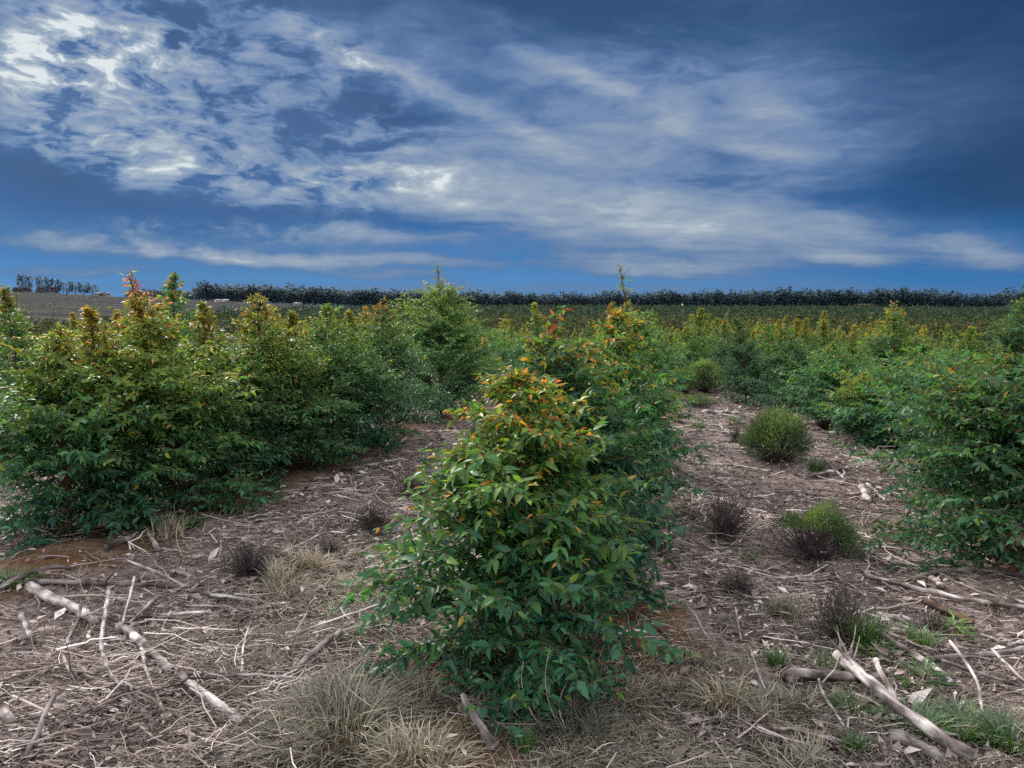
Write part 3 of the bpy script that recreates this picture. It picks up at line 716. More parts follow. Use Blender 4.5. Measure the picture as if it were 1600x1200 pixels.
# ------------------------------------------------------------------ shrubs
def fine_shrub(label, base, w_px, h_px, seed, n=9000, green=1.0, side=0.0, name='green_shrub', cat='shrub', deadtop=False):
    g = G(*base); d = math.sqrt(g.x ** 2 + g.y ** 2 + H * H); rx = w_px / FPX * d / 2; hh = h_px / FPX * d * 1.02
    r = np.random.default_rng(seed)
    root = thing(name, label, cat, g)
    st = MB(); m = 170
    a = r.uniform(0, 6.283, m); q = np.sqrt(r.uniform(0, 1, m)); s = np.linspace(0, 1, 5)[None, :, None]
    # lumps give an uneven dome
    lumps = [(r.uniform(0, 6.283), r.uniform(.2, 1), r.uniform(.6, 1.25)) for _ in range(14)]
    def top(aa, qq):
        z = np.sqrt(np.clip(1.05 - qq ** 2, .03, 1))
        for la, lq, lz in lumps: z = z * (1 + (lz - 1) * np.exp(-((np.cos(aa) * qq - math.cos(la) * lq) ** 2 + (np.sin(aa) * qq - math.sin(la) * lq) ** 2) / .045))
        return z
    f1, f2 = r.uniform(0, 6, 2)
    lop = lambda aa: 1 + .2 * np.sin(2 * aa + f1) + .13 * np.sin(5 * aa + f2)
    end = np.stack([np.cos(a) * q * rx * lop(a), np.sin(a) * q * rx * lop(a), top(a, q) * hh * r.uniform(.7, 1, m)], -1)
    P = end[:, None] * np.stack([s[..., 0] ** .8, s[..., 0] ** .8, s[..., 0]], -1)[0][None] + r.normal(0, .012, (m, 5, 3)) * s
    P[:, 0, :2] += r.normal(0, .05, (m, 2)); P[:, 0, 2] = -.03
    V, Q = tubes(P, np.broadcast_to(np.linspace(.006, .0015, 5), (m, 5)), 3); st.add(V, Q, tint=.35)
    k = 900; i = r.integers(0, m, k); f = r.uniform(.3, 1, k)
    p0 = np.stack([np.array([np.interp(f[j], s[0, :, 0], P[i[j], :, c]) for c in range(3)]) for j in range(k)])
    dv = unit(r.normal(0, .6, (k, 3)) + np.array([0, 0, .9])) * r.uniform(.06, .2, (k, 1)) * hh
    V, Q = tubes(np.stack([p0, p0 + dv * .5 + r.normal(0, .006, (k, 3)), p0 + dv], 1), np.broadcast_to([.0022, .0016, .0008], (k, 3)), 3); st.add(V, Q, tint=.3)
    st.build('stems', M_TWIG, root)
    fo = MB(); a = r.uniform(0, 6.283, n); q = np.sqrt(r.uniform(0, 1, n)); depth = r.beta(4, 1.3, n)
    P = np.stack([np.cos(a) * q * rx * lop(a), np.sin(a) * q * rx * lop(a), top(a, q) * hh], -1) * (.35 + .68 * depth)[:, None]
    P[:, 2] = np.maximum(P[:, 2], .03) + r.normal(0, .01, n)
    if green == 1 and name == 'green_shrub' and h_px > 50:
        kk = (P[:, 2] / hh > .36 + .16 * np.sin(a * 2 + seed)) | (r.uniform(size=len(P)) < .22); P, depth, q, a = P[kk], depth[kk], q[kk], a[kk]
    if green < 1:   # only part of the bush is alive
        lobe = np.exp(-((a - side) % 6.283 - 0) ** 2 / 1.2) + np.exp(-(((a - side) % 6.283) - 6.283) ** 2 / 1.2)
        alive = ((P[:, 2] / hh > .74) & (r.uniform(size=n) < .9)) | ((lobe > .5) & (q > .62) & (r.uniform(size=n) < .9))
        P, depth, q, a = P[alive], depth[alive], q[alive], a[alive]
    nn = len(P)
    D = unit(P * np.array([1, 1, .5])) * .8 + np.array([0, 0, .6]) + r.normal(0, .6, (nn, 3))
    L = hh * r.uniform(.06, .15, nn)
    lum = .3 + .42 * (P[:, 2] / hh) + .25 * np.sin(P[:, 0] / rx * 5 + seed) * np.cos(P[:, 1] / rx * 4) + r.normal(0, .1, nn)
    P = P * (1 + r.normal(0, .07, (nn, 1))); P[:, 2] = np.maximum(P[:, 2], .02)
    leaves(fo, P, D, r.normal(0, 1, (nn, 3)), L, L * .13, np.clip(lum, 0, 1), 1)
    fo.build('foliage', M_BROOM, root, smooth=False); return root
fine_shrub('round feathery green shrub in the middle of the right strip', (1210, 722), 116, 66, 51, 11000)
fine_shrub('half-dead shrub on the right strip, dark twigs topped with lime-green tufts', (1270, 874), 124, 66, 52, 14000, green=.5, side=R(5))
fine_shrub('bright yellow-green shrub closing the far end of the right strip', (1100, 612), 62, 44, 53, 9000)
fine_shrub('dark green shrub left of the bright one at the far end of the right strip', (1068, 614), 54, 34, 54, 6000)
fine_shrub('low green tuft in front of the bright shrub at the end of the strip', (1092, 634), 56, 17, 55, 4000)

def dead_shrub(label, base, w_px, h_px, seed, n=150, mat_=None, tall=0):
    g = G(*base); d = math.sqrt(g.x ** 2 + g.y ** 2 + H * H); rx = w_px / FPX * d / 2; hh = h_px / FPX * d * 1.05
    r = np.random.default_rng(seed); mb = MB()
    a = r.uniform(0, 6.283, n); q = r.uniform(0, 1, n) ** .6; s = np.linspace(0, 1, 5)
    end = np.stack([np.cos(a) * q * rx, np.sin(a) * q * rx, hh * np.sqrt(np.clip(1.08 - q ** 2, .1, 1)) * r.uniform(.55, 1.05, n)], -1)
    if tall: end[:tall, 2] *= 1.6
    P = end[:, None] * s[None, :, None] + r.normal(0, .018, (n, 5, 3)) * s[None, :, None]; P[:, 0, :2] += r.normal(0, rx * .35, (n, 2)); P[:, 0, 2] = -.02
    V, Q = tubes(P, np.linspace(.0038, .0012, 5)[None] * r.uniform(.6, 1.3, (n, 1)), 3); mb.add(V, Q, tint=np.repeat(r.uniform(.1, .6, n), 15))
    k = n * 5; i = r.integers(0, n, k); f = r.integers(1, 5, k); p0 = P[i, f]
    dv = unit(r.normal(0, .55, (k, 3)) + np.array([0, 0, .8]) + unit(P[i, 4]) * .4) * r.uniform(.05, .22, (k, 1)) * (hh + .05)
    V, Q = tubes(np.stack([p0, p0 + dv * .5 + r.normal(0, .005, (k, 3)), p0 + dv], 1), np.broadcast_to([.002, .0015, .0008], (k, 3)), 3); mb.add(V, Q, tint=np.repeat(r.uniform(.0, .6, k), 9))
    o = mb.build('dead_shrub', mat_ or M_TWIG, loc=g); tag(o, label, 'dead shrub', 'dark dead shrubs on the open strips')
dead_shrub('dark dead shrub with upright stalks, left of the half-dead shrub', (1132, 838), 88, 62, 61, 190, tall=6)
dead_shrub('dark dead shrub half hidden behind the left side of the nearest sapling', (645, 778), 86, 40, 62, 170, tall=3)
dead_shrub('low rounded dead shrub in the centre of the left strip', (582, 830), 66, 36, 63, 170)
dead_shrub('blackish dead shrub on the left strip beside the pale tussock', (392, 898), 96, 48, 64, 210)
dead_shrub('small purplish dead shrub below the half-dead shrub', (1152, 930), 60, 32, 65, 140)
dead_shrub('thin tall dead weed stalks behind the green grass on the right', (1312, 1000), 84, 78, 66, 130, tall=14)
dead_shrub('flattened dead shrub between the pale tussock and the nearest sapling', (512, 868), 66, 22, 67, 110)
dead_shrub('low dead twigs in front of the orange-brown rotten log', (1455, 990), 54, 26, 68, 90)
dead_shrub('small dead shrub behind the round green shrub, brown', (1150, 690), 40, 26, 69, 80)
dead_shrub('red-brown dead weed beside the small light green sapling', (1288, 672), 30, 26, 70, 130, M_RUST)

# ------------------------------------------------------------------ grass
def blades(mb, r, n, rad, hh, droop, tint=(.4, .2), width=.004, base=(0, 0, 0), spread=.25, lean=None):
    a = r.uniform(0, 6.283, n); q = np.sqrt(r.uniform(0, 1, n)) * spread
    s = np.linspace(0, 1, 6)
    out = rad * r.uniform(.35, 1.1, n); hgt = hh * r.uniform(.5, 1.1, n)
    az2 = a + r.normal(0, .5, n) if lean is None else np.where(r.uniform(size=n) < .6, lean + r.normal(0, .6, n), a)
    x = np.cos(a)[:, None] * (q * rad)[:, None] + np.cos(az2)[:, None] * out[:, None] * s ** 1.3
    y = np.sin(a)[:, None] * (q * rad)[:, None] + np.sin(az2)[:, None] * out[:, None] * s ** 1.3
    dr = droop * r.uniform(.5, 1.2, n)
    z = hgt[:, None] * (s * (1 + dr[:, None]) - dr[:, None] * 1.0 * s ** 2.4)
    P = np.stack([x, y, np.maximum(z, .008)], -1) + np.asarray(base)
    P[:, 1:] += r.normal(0, .007, (n, 5, 3)).cumsum(1)
    P[..., 2] = np.maximum(P[..., 2], .006)
    sd = np.stack([-np.sin(az2), np.cos(az2), r.normal(0, .5, n)], -1); sd = unit(sd)[:, None] * (width * np.array([.8, 1, .9, .7, .45, .08])[None, :, None]) * r.uniform(.6, 1.4, (n, 1, 1))
    V = np.stack([P - sd, P + sd], 2).reshape(-1, 3)
    off = (np.arange(n) * 12)[:, None, None]; k = np.arange(5)[None, :, None] * 2
    Q = (off + k + np.array([0, 1, 3, 2])).reshape(-1, 4)
    mb.add(V, Q, tint=np.repeat(np.clip(r.normal(tint[0], tint[1], n), 0, 1), 12))
def tussock(label, base, w_px, h_px, seed, n, dry=True, droop=.8, tint=(.5, .2), name=None, width=.0032, group=None, spread=.25):
    g = G(*base); d = math.sqrt(g.x ** 2 + g.y ** 2 + H * H); rad = w_px / FPX * d / 2; hh = h_px / FPX * d
    mb = MB()
    if dry:   # matted: several leaning tufts and flattened thatch
        q = np.random.default_rng(seed)
        for i in range(7):
            ox, oy = q.normal(0, rad * .3, 2)
            blades(mb, q, n // 8, rad * q.uniform(.5, .9), hh * q.uniform(.5, .95), droop * q.uniform(.9, 1.4), tint, width, (ox, oy, 0), spread=.35, lean=q.uniform(0, 6.28))
        blades(mb, q, n // 3, rad * 1.1, hh * .3, 1.0, tint, width, spread=.8)
    else: blades(mb, np.random.default_rng(seed), n, rad, hh, droop, tint, width, spread=spread)
    o = mb.build(name or ('dry_tussock' if dry else 'grass_tuft'), M_GRASSD if dry else M_GRASSG, loc=(g.x, g.y, g.z - .01), smooth=False)
    tag(o, label, 'grass', group or ('dry grass tussocks' if dry else 'green grass tufts')); return o
tussock('largest dry tussock, a mop of grey straw at the bottom left of the nearest sapling', (545, 1165), 240, 88, 71, 1300, tint=(.36, .2), droop=1.0, width=.0026)
tussock('brown mop of dry grass at the very bottom left of centre', (645, 1200), 150, 60, 72, 700, tint=(.5, .2), droop=1.0, width=.0026)
tussock('dark dry tussock between the largest tussock and the sapling stem', (640, 1110), 150, 50, 73, 700, tint=(.22, .15), droop=.95, width=.0026)
tussock('dark tangled tussock in front of the nearest sapling', (880, 1145), 190, 56, 74, 700, tint=(.2, .15), droop=.95, width=.0024)
tussock('pale golden tussock beside the blackish dead shrub', (482, 890), 66, 36, 75, 420, tint=(.82, .15), width=.003)
tussock('pale brown tussock just below the blackish dead shrub', (435, 928), 84, 52, 76, 480, tint=(.55, .2), width=.003)
tussock('straw tussock with upright blades under the left row', (258, 842), 70, 52, 77, 130, tint=(.75, .15), droop=.35)
tussock('dry grass mound on brown soil right of the nearest sapling', (965, 1085), 170, 42, 78, 600, tint=(.5, .2), droop=1.0)
tussock('small dry tussock on the orange soil patch', (1088, 1042), 56, 26, 79, 220, tint=(.4, .2))
tussock('reddish-gold tussock on the right strip left of the stalks', (1222, 962), 50, 38, 80, 260, tint=(.6, .2))
tussock('pale grass mound left of the nearest sapling near the middle', (545, 930), 110, 26, 81, 400, tint=(.72, .15), droop=1.0)
tussock('orange-brown tussock beside the long grey pole at the right', (1562, 952), 44, 22, 82, 160, tint=(.6, .2))
tussock('dry tussock at the lower right beside the splintered log', (1225, 1130), 120, 48, 83, 420, tint=(.45, .2), droop=.9)
tussock('dry tussock left of the green tufts at the lower right', (1150, 1105), 110, 38, 84, 380, tint=(.5, .2), droop=.95)
tussock('straw tussock at the bottom edge right of centre', (1240, 1195), 150, 42, 85, 420, tint=(.5, .2), droop=.9)
tussock('straw tussock at the bottom edge under the nearest sapling', (900, 1205), 200, 34, 86, 500, tint=(.62, .2), droop=.95)
for i, (b, w, h_, l) in enumerate([((1345, 1010), 74, 52, 'bright green grass tuft beside the tall dead stalks'), ((1212, 1042), 30, 26, 'small green tuft left of the half-buried log'),
        ((1300, 1050), 50, 26, 'green grass tuft between the dead stalks and the buried log'), ((1330, 1118), 60, 26, 'dark green grass tuft under the splintered log'),
        ((1430, 1145), 84, 28, 'olive grass tuft right of the splintered log'), ((1505, 1150), 84, 34, 'tall mixed grass right of the splintered log'),
        ((1580, 1172), 84, 40, 'green grass clump in the bottom right corner'), ((1335, 1178), 40, 30, 'small green tuft below the splintered log'),
        ((818, 1172), 34, 30, 'small green tuft at the bottom under the nearest sapling'), ((1275, 735), 34, 20, 'bright green tuft at the foot of the round shrub'),
        ((1385, 740), 26, 14, 'lime-green tuft on brown soil under the right row'), ((205, 828), 70, 34, 'dark green grass under the left row'),
        ((1148, 660), 22, 12, 'green tuft at the edge of the right strip, far off'), ((1092, 668), 28, 10, 'low green tuft in the middle of the far right strip'),
        ((20, 912), 60, 16, 'low green grass at the left edge'), ((300, 822), 36, 14, 'short green tuft right of the straw tussock'),
        ((1165, 870), 44, 9, 'flat mossy tuft between the dead shrubs on the right strip'), ((552, 1003), 40, 14, 'olive tuft behind the weathered log left of the nearest sapling'),
        ((968, 1065), 20, 10, 'tiny green tuft right of the nearest sapling'), ((1440, 1010), 40, 26, 'grass tuft behind the mossy log')]):
    tussock(l, b, w, h_, 300 + i, 40 + int(w * 2.4), dry=False, droop=.7, tint=(.42, .25), width=.0036, spread=.6)
# tall dry stalks bending in front of the nearest sapling
def stalks(label, pts, seed):
    for (b, tpx) in pts:
        mb = MB(); g = G(*b); d = math.hypot(g.x, g.y); top = at_dist(*tpx, d - .05)
        s = np.linspace(0, 1, 8)[:, None]; p = (np.array(top) - np.array(g)) * s + np.array([-.06, 0, .02]) * np.sin(s * math.pi)
        V, Q = tubes(p[None], np.linspace(.0028, .0008, 8)[None], 4); mb.add(V, Q, tint=.95)
        o = mb.build('dry_stalk', M_GRASSD, loc=g); tag(o, label, 'grass stalk', label.replace('stalk', 'stalks', 1))
stalks('long dry grass stalk standing in front of the nearest sapling', [((888, 1165), (860, 1010)), ((862, 1160), (818, 1032)), ((876, 1162), (810, 1060)), ((850, 1150), (800, 1088)), ((905, 1168), (884, 1070))], 1)
stalks('pale dry grass stalk beside the weathered split log', [((545, 1065), (505, 980)), ((640, 1140), (530, 1058))], 2)
stalks('thin dry stalk standing by the slash heap at the left', [((72, 1045), (62, 960)), ((152, 1000), (150, 905)), ((142, 945), (135, 870)), ((285, 870), (290, 800))], 3)

def weed(label, base, w_px, seed, n=70, up=.4, tint=.35):
    g = G(*base); d = math.sqrt(g.x ** 2 + g.y ** 2 + H * H); w = w_px / FPX * d / 2; r = np.random.default_rng(seed)
    mb = MB(); a = r.uniform(0, 6.283, n); q = np.sqrt(r.uniform(0, 1, n))
    P = np.stack([np.cos(a) * q * w * .8, np.sin(a) * q * w * .8, r.uniform(.01, up * w * 1.6, n) * (1.2 - q)], -1)
    D = np.stack([np.cos(a), np.sin(a), r.uniform(-.1, .9, n)], -1); L = w * r.uniform(.35, .65, n)
    leaves(mb, P, D, np.array([0, 0, 1.]) + r.normal(0, .4, (n, 3)), L, L * .32, np.clip(r.normal(tint, .1, n), 0, 1), 2)
    o = mb.build('weed', M_GRASSG, loc=g); tag(o, label, 'weed', 'leafy green weeds in the slash')
weed('bright green leafy weed beside the rotten log at the right', (1490, 992), 50, 91, 110, .7, .6)
weed('dark green broad-leaved weed right of the mossy log', (1440, 1072), 62, 92, 70, .8, .25)
weed('leafy green weed in front of the green grass tuft on the right', (1378, 1028), 56, 93, 80, .5, .6)
weed('low leafy weed between the half-dead shrub and the right row', (1388, 838), 48, 94, 80, .6, .4)
weed('small weed beside the right-edge sapling', (1440, 838), 40, 95, 60, .6, .4)
weed('tiny green weed in the small purplish dead shrub', (1158, 928), 24, 96, 40, .5, .6)
weed('tiny green weed on the right strip right of the orange soil', (1125, 985), 24, 97, 30, .5, .4)
weed('green weed beside the weathered log at the left', (490, 1040), 20, 98, 34, .7, .35)
weed('tiny weeds at the bottom right of the nearest sapling', (1040, 1172), 22, 99, 30, .4, .3)

# ------------------------------------------------------------------ fallen branches and logs (each one a thing)
def branch_geom(pts, rad, r, taper=.75, sides=8, rough=.12, twigs=0, tint=.5, split=False):
    """pts: world points along the branch; returns MB in local space (x along the first leg) and its matrix"""
    pts = [np.array(p, float) for p in pts]
    c = pts[0]; d = unit(pts[-1] - pts[0]); zax = np.array([0, 0, 1.]); yax = unit(np.cross(zax, d)); zax = np.cross(d, yax)
    Mx = np.stack([d, yax, zax], 1); loc = [(p - c) @ Mx for p in pts]
    cl = np.concatenate([[0], np.cumsum([np.linalg.norm(loc[i + 1] - loc[i]) for i in range(len(loc) - 1)])])
    n = max(8, int(cl[-1] / .05)); u = np.linspace(0, cl[-1], n)
    P = np.stack([np.interp(u, cl, [l[k] for l in loc]) for k in range(3)], -1)
    for _ in range(2): P[1:-1] = (P[:-2] + 2 * P[1:-1] + P[2:]) / 4
    P[1:-1] += r.normal(0, rad * .14, (n - 2, 3)) + (np.sin(u[1:-1, None] * r.uniform(3, 7, 3) + r.uniform(0, 6, 3)) * rad * .35)
    rr = rad * np.linspace(1, taper, n) * (1 + r.normal(0, rough * .5, n))
    P = np.concatenate([P[:1], P, P[-1:]]); rr = np.concatenate([[rad * .05], rr, [rad * .05]]); P[0, 0] -= rad * .25; P[-1, 0] += rad * .2
    mb = MB(); V, Q = tubes(P[None], rr[None], sides)
    V = V + r.normal(0, rad * .09, V.shape); mb.add(V, Q, tint=np.repeat(tint + r.normal(0, .12, n + 2), sides))
    for _ in range(twigs):
        i = r.integers(2, n - 1); p0 = P[i]; dv = unit(np.array([r.uniform(.2, .9), r.normal(0, .8), abs(r.normal(0, .4))])) * r.uniform(.1, .35) * min(1, cl[-1])
        q = np.stack([p0, p0 + dv * .4 + r.normal(0, .012, 3), p0 + dv * .75 + r.normal(0, .015, 3), p0 + dv])
        V, Q = tubes(q[None], (rad * np.array([.45, .38, .3, .12]))[None], 5); mb.add(V, Q, tint=tint)
    from mathutils import Matrix
    M4 = Matrix(((*Mx[0], c[0]), (*Mx[1], c[1]), (*Mx[2], c[2]), (0, 0, 0, 1)))
    return mb, M4, cl[-1]
def branch(label, px, rad, mat_, seed, lift=None, twigs=0, taper=.75, tint=.5, name='fallen_branch', cat='branch', group='fallen branches in the slash', sides=8):
    pts = []
    for i, p in enumerate(px):
        g = G(*p); z = rad * .9 + .026 + (lift[i] if lift else 0); pts.append((g.x, g.y, g.z + z))
    r = np.random.default_rng(seed); mb, M4, L = branch_geom(pts, rad, r, taper, twigs=twigs, tint=tint, sides=sides)
    o = mb.build(name, mat_); o.matrix_world = M4; tag(o, label, cat, group); return o
B = branch
B('thick pale bleached log with a hollow end, left side', [(48, 928), (98, 955), (152, 984)], .034, M_PALE, 1, taper=.85, name='fallen_log', cat='log', sides=12)
B('long peeling grey log slanting down from the middle of the slash heap', [(188, 1005), (240, 1050), (300, 1095), (385, 1152)], .026, M_DEAD, 2, lift=[.05, .04, .03, .01], name='fallen_log', cat='log', sides=12, tint=.62)
B('crooked dead limb standing out of the slash heap', [(173, 966), (168, 1005), (158, 1045), (172, 1082), (205, 1115), (242, 1140)], .0125, M_DEAD, 3, lift=[.16, .13, .08, .05, .04, .0], twigs=2, tint=.6)
B('second crooked limb curving left through the slash heap', [(128, 980), (122, 1005), (98, 1045), (118, 1085), (150, 1125)], .010, M_DEAD, 4, lift=[.1, .09, .05, .04, .01], twigs=2)
B('short upright pale stick rising above the slash heap', [(212, 936), (200, 965), (188, 996)], .009, M_PALE, 5, lift=[.12, .06, .01])
B('splintered grey stick fan behind the slash heap', [(248, 950), (225, 968), (200, 984)], .012, M_DEAD, 6, twigs=4, lift=[.05, .03, .0], tint=.6)
B('long dark branch lying across the top of the slash heap', [(40, 916), (140, 920), (250, 925), (330, 936)], .017, M_DARK, 7, tint=.7, twigs=2)
B('bleached straight stick pointing at the nearest sapling from the left', [(330, 938), (400, 946), (472, 964)], .012, M_DEAD, 8, tint=.7)
B('brown curved branch at the left edge below the dark soil', [(-10, 930), (35, 914), (75, 906), (112, 904)], .017, M_DEAD, 9, tint=.4, lift=[0, .03, .05, .03])
B('dark branch below the brown curved one at the left edge', [(-10, 922), (40, 905), (60, 902)], .012, M_DARK, 10)
B('thin twisted limb in the middle of the slash heap', [(222, 1040), (228, 1065), (240, 1090), (262, 1135)], .009, M_DEAD, 11, lift=[.06, .04, .03, 0], tint=.65)
B('red-barked short stick beside the crooked limb', [(170, 1062), (188, 1075), (208, 1088)], .012, M_DEAD, 12, tint=.45)
B('thick curl of grey bark at the bottom left corner', [(8, 1138), (22, 1170), (40, 1186), (66, 1182)], .022, M_DEAD, 13, tint=.62, lift=[.05, .02, .01, .01])
B('dark straight stick leaning in the bottom left corner', [(88, 1132), (68, 1162), (42, 1202)], .012, M_DARK, 14, lift=[.1, .06, .02], tint=.8)
B('long thin stick running to the left edge under the slash heap', [(-5, 1128), (45, 1082), (90, 1042)], .009, M_DEAD, 15)
B('thin grey stick along the bottom of the slash heap', [(78, 1195), (180, 1172), (262, 1128), (300, 1100)], .006, M_DEAD, 16, tint=.6)
B('peeling stick at the bottom right of the slash heap', [(280, 1142), (310, 1170), (340, 1190)], .012, M_DEAD, 17)
B('broken grey shard under the left slash heap, upright', [(36, 990), (46, 1006), (54, 1016)], .017, M_DEAD, 18, lift=[.08, .03, 0], tint=.5)
B('small pale stick right of the upright stick', [(268, 974), (255, 990)], .010, M_PALE, 19, lift=[.04, 0])
B('long pale stick right of the slash heap', [(350, 970), (320, 980), (296, 990)], .008, M_DEAD, 20)
B('weathered split log lying left of the nearest sapling', [(532, 1010), (498, 1035), (462, 1062)], .019, M_DEAD, 21, lift=[.05, .03, 0], tint=.6, name='fallen_log', cat='log')
B('short bark flake left of the weathered split log', [(446, 1053), (418, 1062)], .014, M_DEAD, 22, tint=.6)
B('splintered grey stake in front of the nearest sapling', [(724, 1118), (745, 1145), (772, 1184)], .016, M_DEAD, 23, taper=1.4, tint=.6, lift=[.06, .03, .01])
B('chunk of bleached wood in the grass under the left row', [(232, 842), (240, 855), (250, 868)], .022, M_DEAD, 24, tint=.7)
B('grey bark slab under the left row', [(205, 848), (185, 856), (165, 864)], .024, M_DEAD, 25, tint=.45)
B('thin straight branch on the left strip below the left row', [(242, 842), (290, 840), (345, 842)], .007, M_DEAD, 26)
B('grey branch on the left strip, far part', [(485, 755), (520, 752), (556, 756)], .016, M_DEAD, 27, tint=.6)
B('long curved branch across the far left strip', [(425, 775), (490, 770), (560, 768)], .012, M_DEAD, 28, tint=.6)
B('pale split branch where the left strip narrows', [(595, 736), (608, 742), (620, 747)], .02, M_PALE, 29, tint=.4)
B('branch lying towards the far end of the left strip', [(520, 742), (560, 735), (600, 728)], .013, M_DEAD, 30)
B('pale branch near the shadow at the end of the left strip', [(612, 700), (625, 694), (636, 688)], .018, M_PALE, 31, tint=.4)
B('pale grey branch at the left edge of the left strip', [(400, 818), (430, 815), (462, 812)], .009, M_DEAD, 32, tint=.7)
# right strip
lg = B('splintered grey log in the lower right, frayed at its upper end', [(1305, 1072), (1350, 1108), (1405, 1145), (1520, 1205)], .026, M_DEAD, 40, taper=1.1, tint=.66, lift=[.13, .1, .06, .02], name='fallen_log', cat='log', sides=12)
def splinters(o, n, seed):
    r = np.random.default_rng(seed)
    for i in range(n):
        mb = MB(); a = r.uniform(-1.0, 1.0); L = r.uniform(.12, .26); s = np.linspace(0, 1, 6)[:, None]
        d = np.array([-.55 + .35 * abs(a), .5 * a, .65]); p = np.array([.03 + r.uniform(0, .12), a * .012, .012]) + unit(d) * L * s + np.array([-.02, 0, -.02]) * s ** 2
        V, Q = tubes(p[None], np.linspace(.006, .0012, 6)[None], 4); mb.add(V, Q, tint=.6); mb.build('splinter', M_DEAD, o)
splinters(lg, 9, 3)
B('short thick log half buried behind the splintered log', [(1228, 1074), (1300, 1074), (1378, 1072)], .034, M_DEAD, 41, tint=.5, name='fallen_log', cat='log', sides=12)
B('flat broken shard leaning on the splintered log', [(1366, 1076), (1382, 1100), (1400, 1128)], .016, M_DEAD, 42, lift=[.12, .08, .02], tint=.55)
B('thin pale stick standing left of the splintered log', [(1276, 1072), (1285, 1100), (1318, 1145)], .009, M_DEAD, 43, lift=[.03, .02, 0], tint=.75)
B('frayed bark strip behind the splintered log', [(1345, 1108), (1390, 1108), (1435, 1096)], .012, M_DEAD, 44, twigs=5, tint=.55)
B('pale crooked stick arching over the grass at the right', [(1482, 1038), (1505, 1064), (1528, 1090), (1534, 1125)], .008, M_PALE, 45, lift=[.1, .09, .05, 0])
B('pale stick slanting to the right edge', [(1549, 1040), (1575, 1060), (1602, 1082)], .009, M_PALE, 46, lift=[.06, .04, .02])
B('dark forked branch running out of the right edge', [(1462, 1040), (1520, 1036), (1570, 1030), (1610, 1022)], .018, M_DARK, 47, tint=.8, twigs=2)
B('dark stick under the pale crooked stick', [(1470, 1042), (1530, 1062), (1580, 1078)], .012, M_DARK, 48, tint=.8)
B('mossy log slanting through the weeds at the right', [(1372, 998), (1410, 1022), (1445, 1046), (1485, 1078)], .02, M_DEAD, 49, tint=.55, name='fallen_log', cat='log')
B('dark stick above the mossy log', [(1390, 998), (1425, 1015), (1465, 1028)], .010, M_DARK, 50, tint=.7)
B('long grey pole lying across the right strip to the edge', [(1350, 906), (1440, 930), (1520, 950), (1610, 962)], .018, M_DEAD, 51, tint=.55)
B('orange-brown rotten log on the right', [(1442, 948), (1480, 965), (1520, 984)], .026, M_RUST, 52, name='fallen_log', cat='log', sides=12, tint=.6)
B('dark curved branch below the large sapling at the right edge', [(1432, 910), (1480, 900), (1530, 898), (1605, 906)], .015, M_DARK, 53, tint=.8)
B('short bleached block beside the dark curved branch', [(1454, 914), (1470, 928)], .024, M_PALE, 54, tint=.4)
B('bleached torn bark slab on the right strip', [(1372, 970), (1395, 978), (1425, 984)], .022, M_DEAD, 55, tint=.68, twigs=3)
B('pale chunk of torn wood standing out on the right strip', [(1347, 770), (1352, 780), (1358, 790)], .04, M_PALE, 56, tint=.4)
B('long pale branch beside the right row', [(1322, 752), (1365, 758), (1415, 770), (1462, 812)], .013, M_PALE, 57, tint=.3)
B('second pale branch beside the right row, below the long one', [(1370, 766), (1400, 778), (1425, 786)], .014, M_PALE, 58, tint=.35)
B('grey split branch next to the torn chunk', [(1355, 762), (1370, 776), (1382, 788)], .018, M_DEAD, 59, tint=.65)
B('straight grey branch right of the half-dead shrub', [(1360, 858), (1395, 862), (1435, 868)], .013, M_DEAD, 60, tint=.65)
B('bent grey stick right of the half-dead shrub, lower one', [(1345, 858), (1375, 878), (1408, 893)], .009, M_DEAD, 61, tint=.65)
B('white stick beside the green tuft of the round shrub', [(1284, 730), (1300, 740), (1322, 756)], .013, M_PALE, 62, tint=.5, lift=[.08, .05, 0])
B('thick grey limb below the white stick', [(1268, 750), (1295, 744), (1330, 738)], .026, M_DEAD, 63, tint=.5)
B('long pale stick in front of the round green shrub', [(1085, 728), (1140, 732), (1205, 740)], .014, M_DEAD, 64, tint=.72)
B('short white stick at the left side of the right strip', [(1043, 724), (1047, 738), (1056, 756)], .010, M_PALE, 65, tint=.4, lift=[.1, .05, 0])
B('dark stick next to the short white one', [(1050, 732), (1085, 753), (1132, 763)], .013, M_DARK, 66, tint=.6)
B('pale log across the far end of the right strip', [(1098, 648), (1125, 647), (1155, 650)], .03, M_DEAD, 67, tint=.65)
B('pale log a little nearer on the far right strip', [(1075, 678), (1110, 677), (1150, 680)], .018, M_DEAD, 68, tint=.65)
B('forked white twig in the middle of the right strip', [(1085, 768), (1082, 782), (1081, 797)], .008, M_PALE, 69, tint=.4, lift=[.06, .03, 0])
B('pale forked stick on the right strip below the purplish shrub', [(1148, 966), (1152, 985), (1158, 1008)], .008, M_DEAD, 70, tint=.75, lift=[.04, .02, 0])
B('curved grey branch left of the reddish-gold tussock', [(1142, 928), (1160, 940), (1200, 942)], .012, M_DEAD, 71, tint=.7)
B('grey log lying below the half-dead shrub', [(1246, 914), (1270, 913), (1296, 912)], .017, M_DEAD, 72, tint=.55)
B('dark short stick at the bottom right of the nearest sapling', [(1002, 1146), (1008, 1165), (1016, 1188)], .009, M_DEAD, 73, tint=.6)
B('pale short stick at the bottom edge right of centre', [(1030, 1178), (1042, 1188), (1060, 1196)], .008, M_PALE, 74)
B('long thin stick crossing the dry grass right of the sapling', [(1022, 1085), (1050, 1110), (1076, 1138)], .008, M_DEAD, 75, tint=.6)
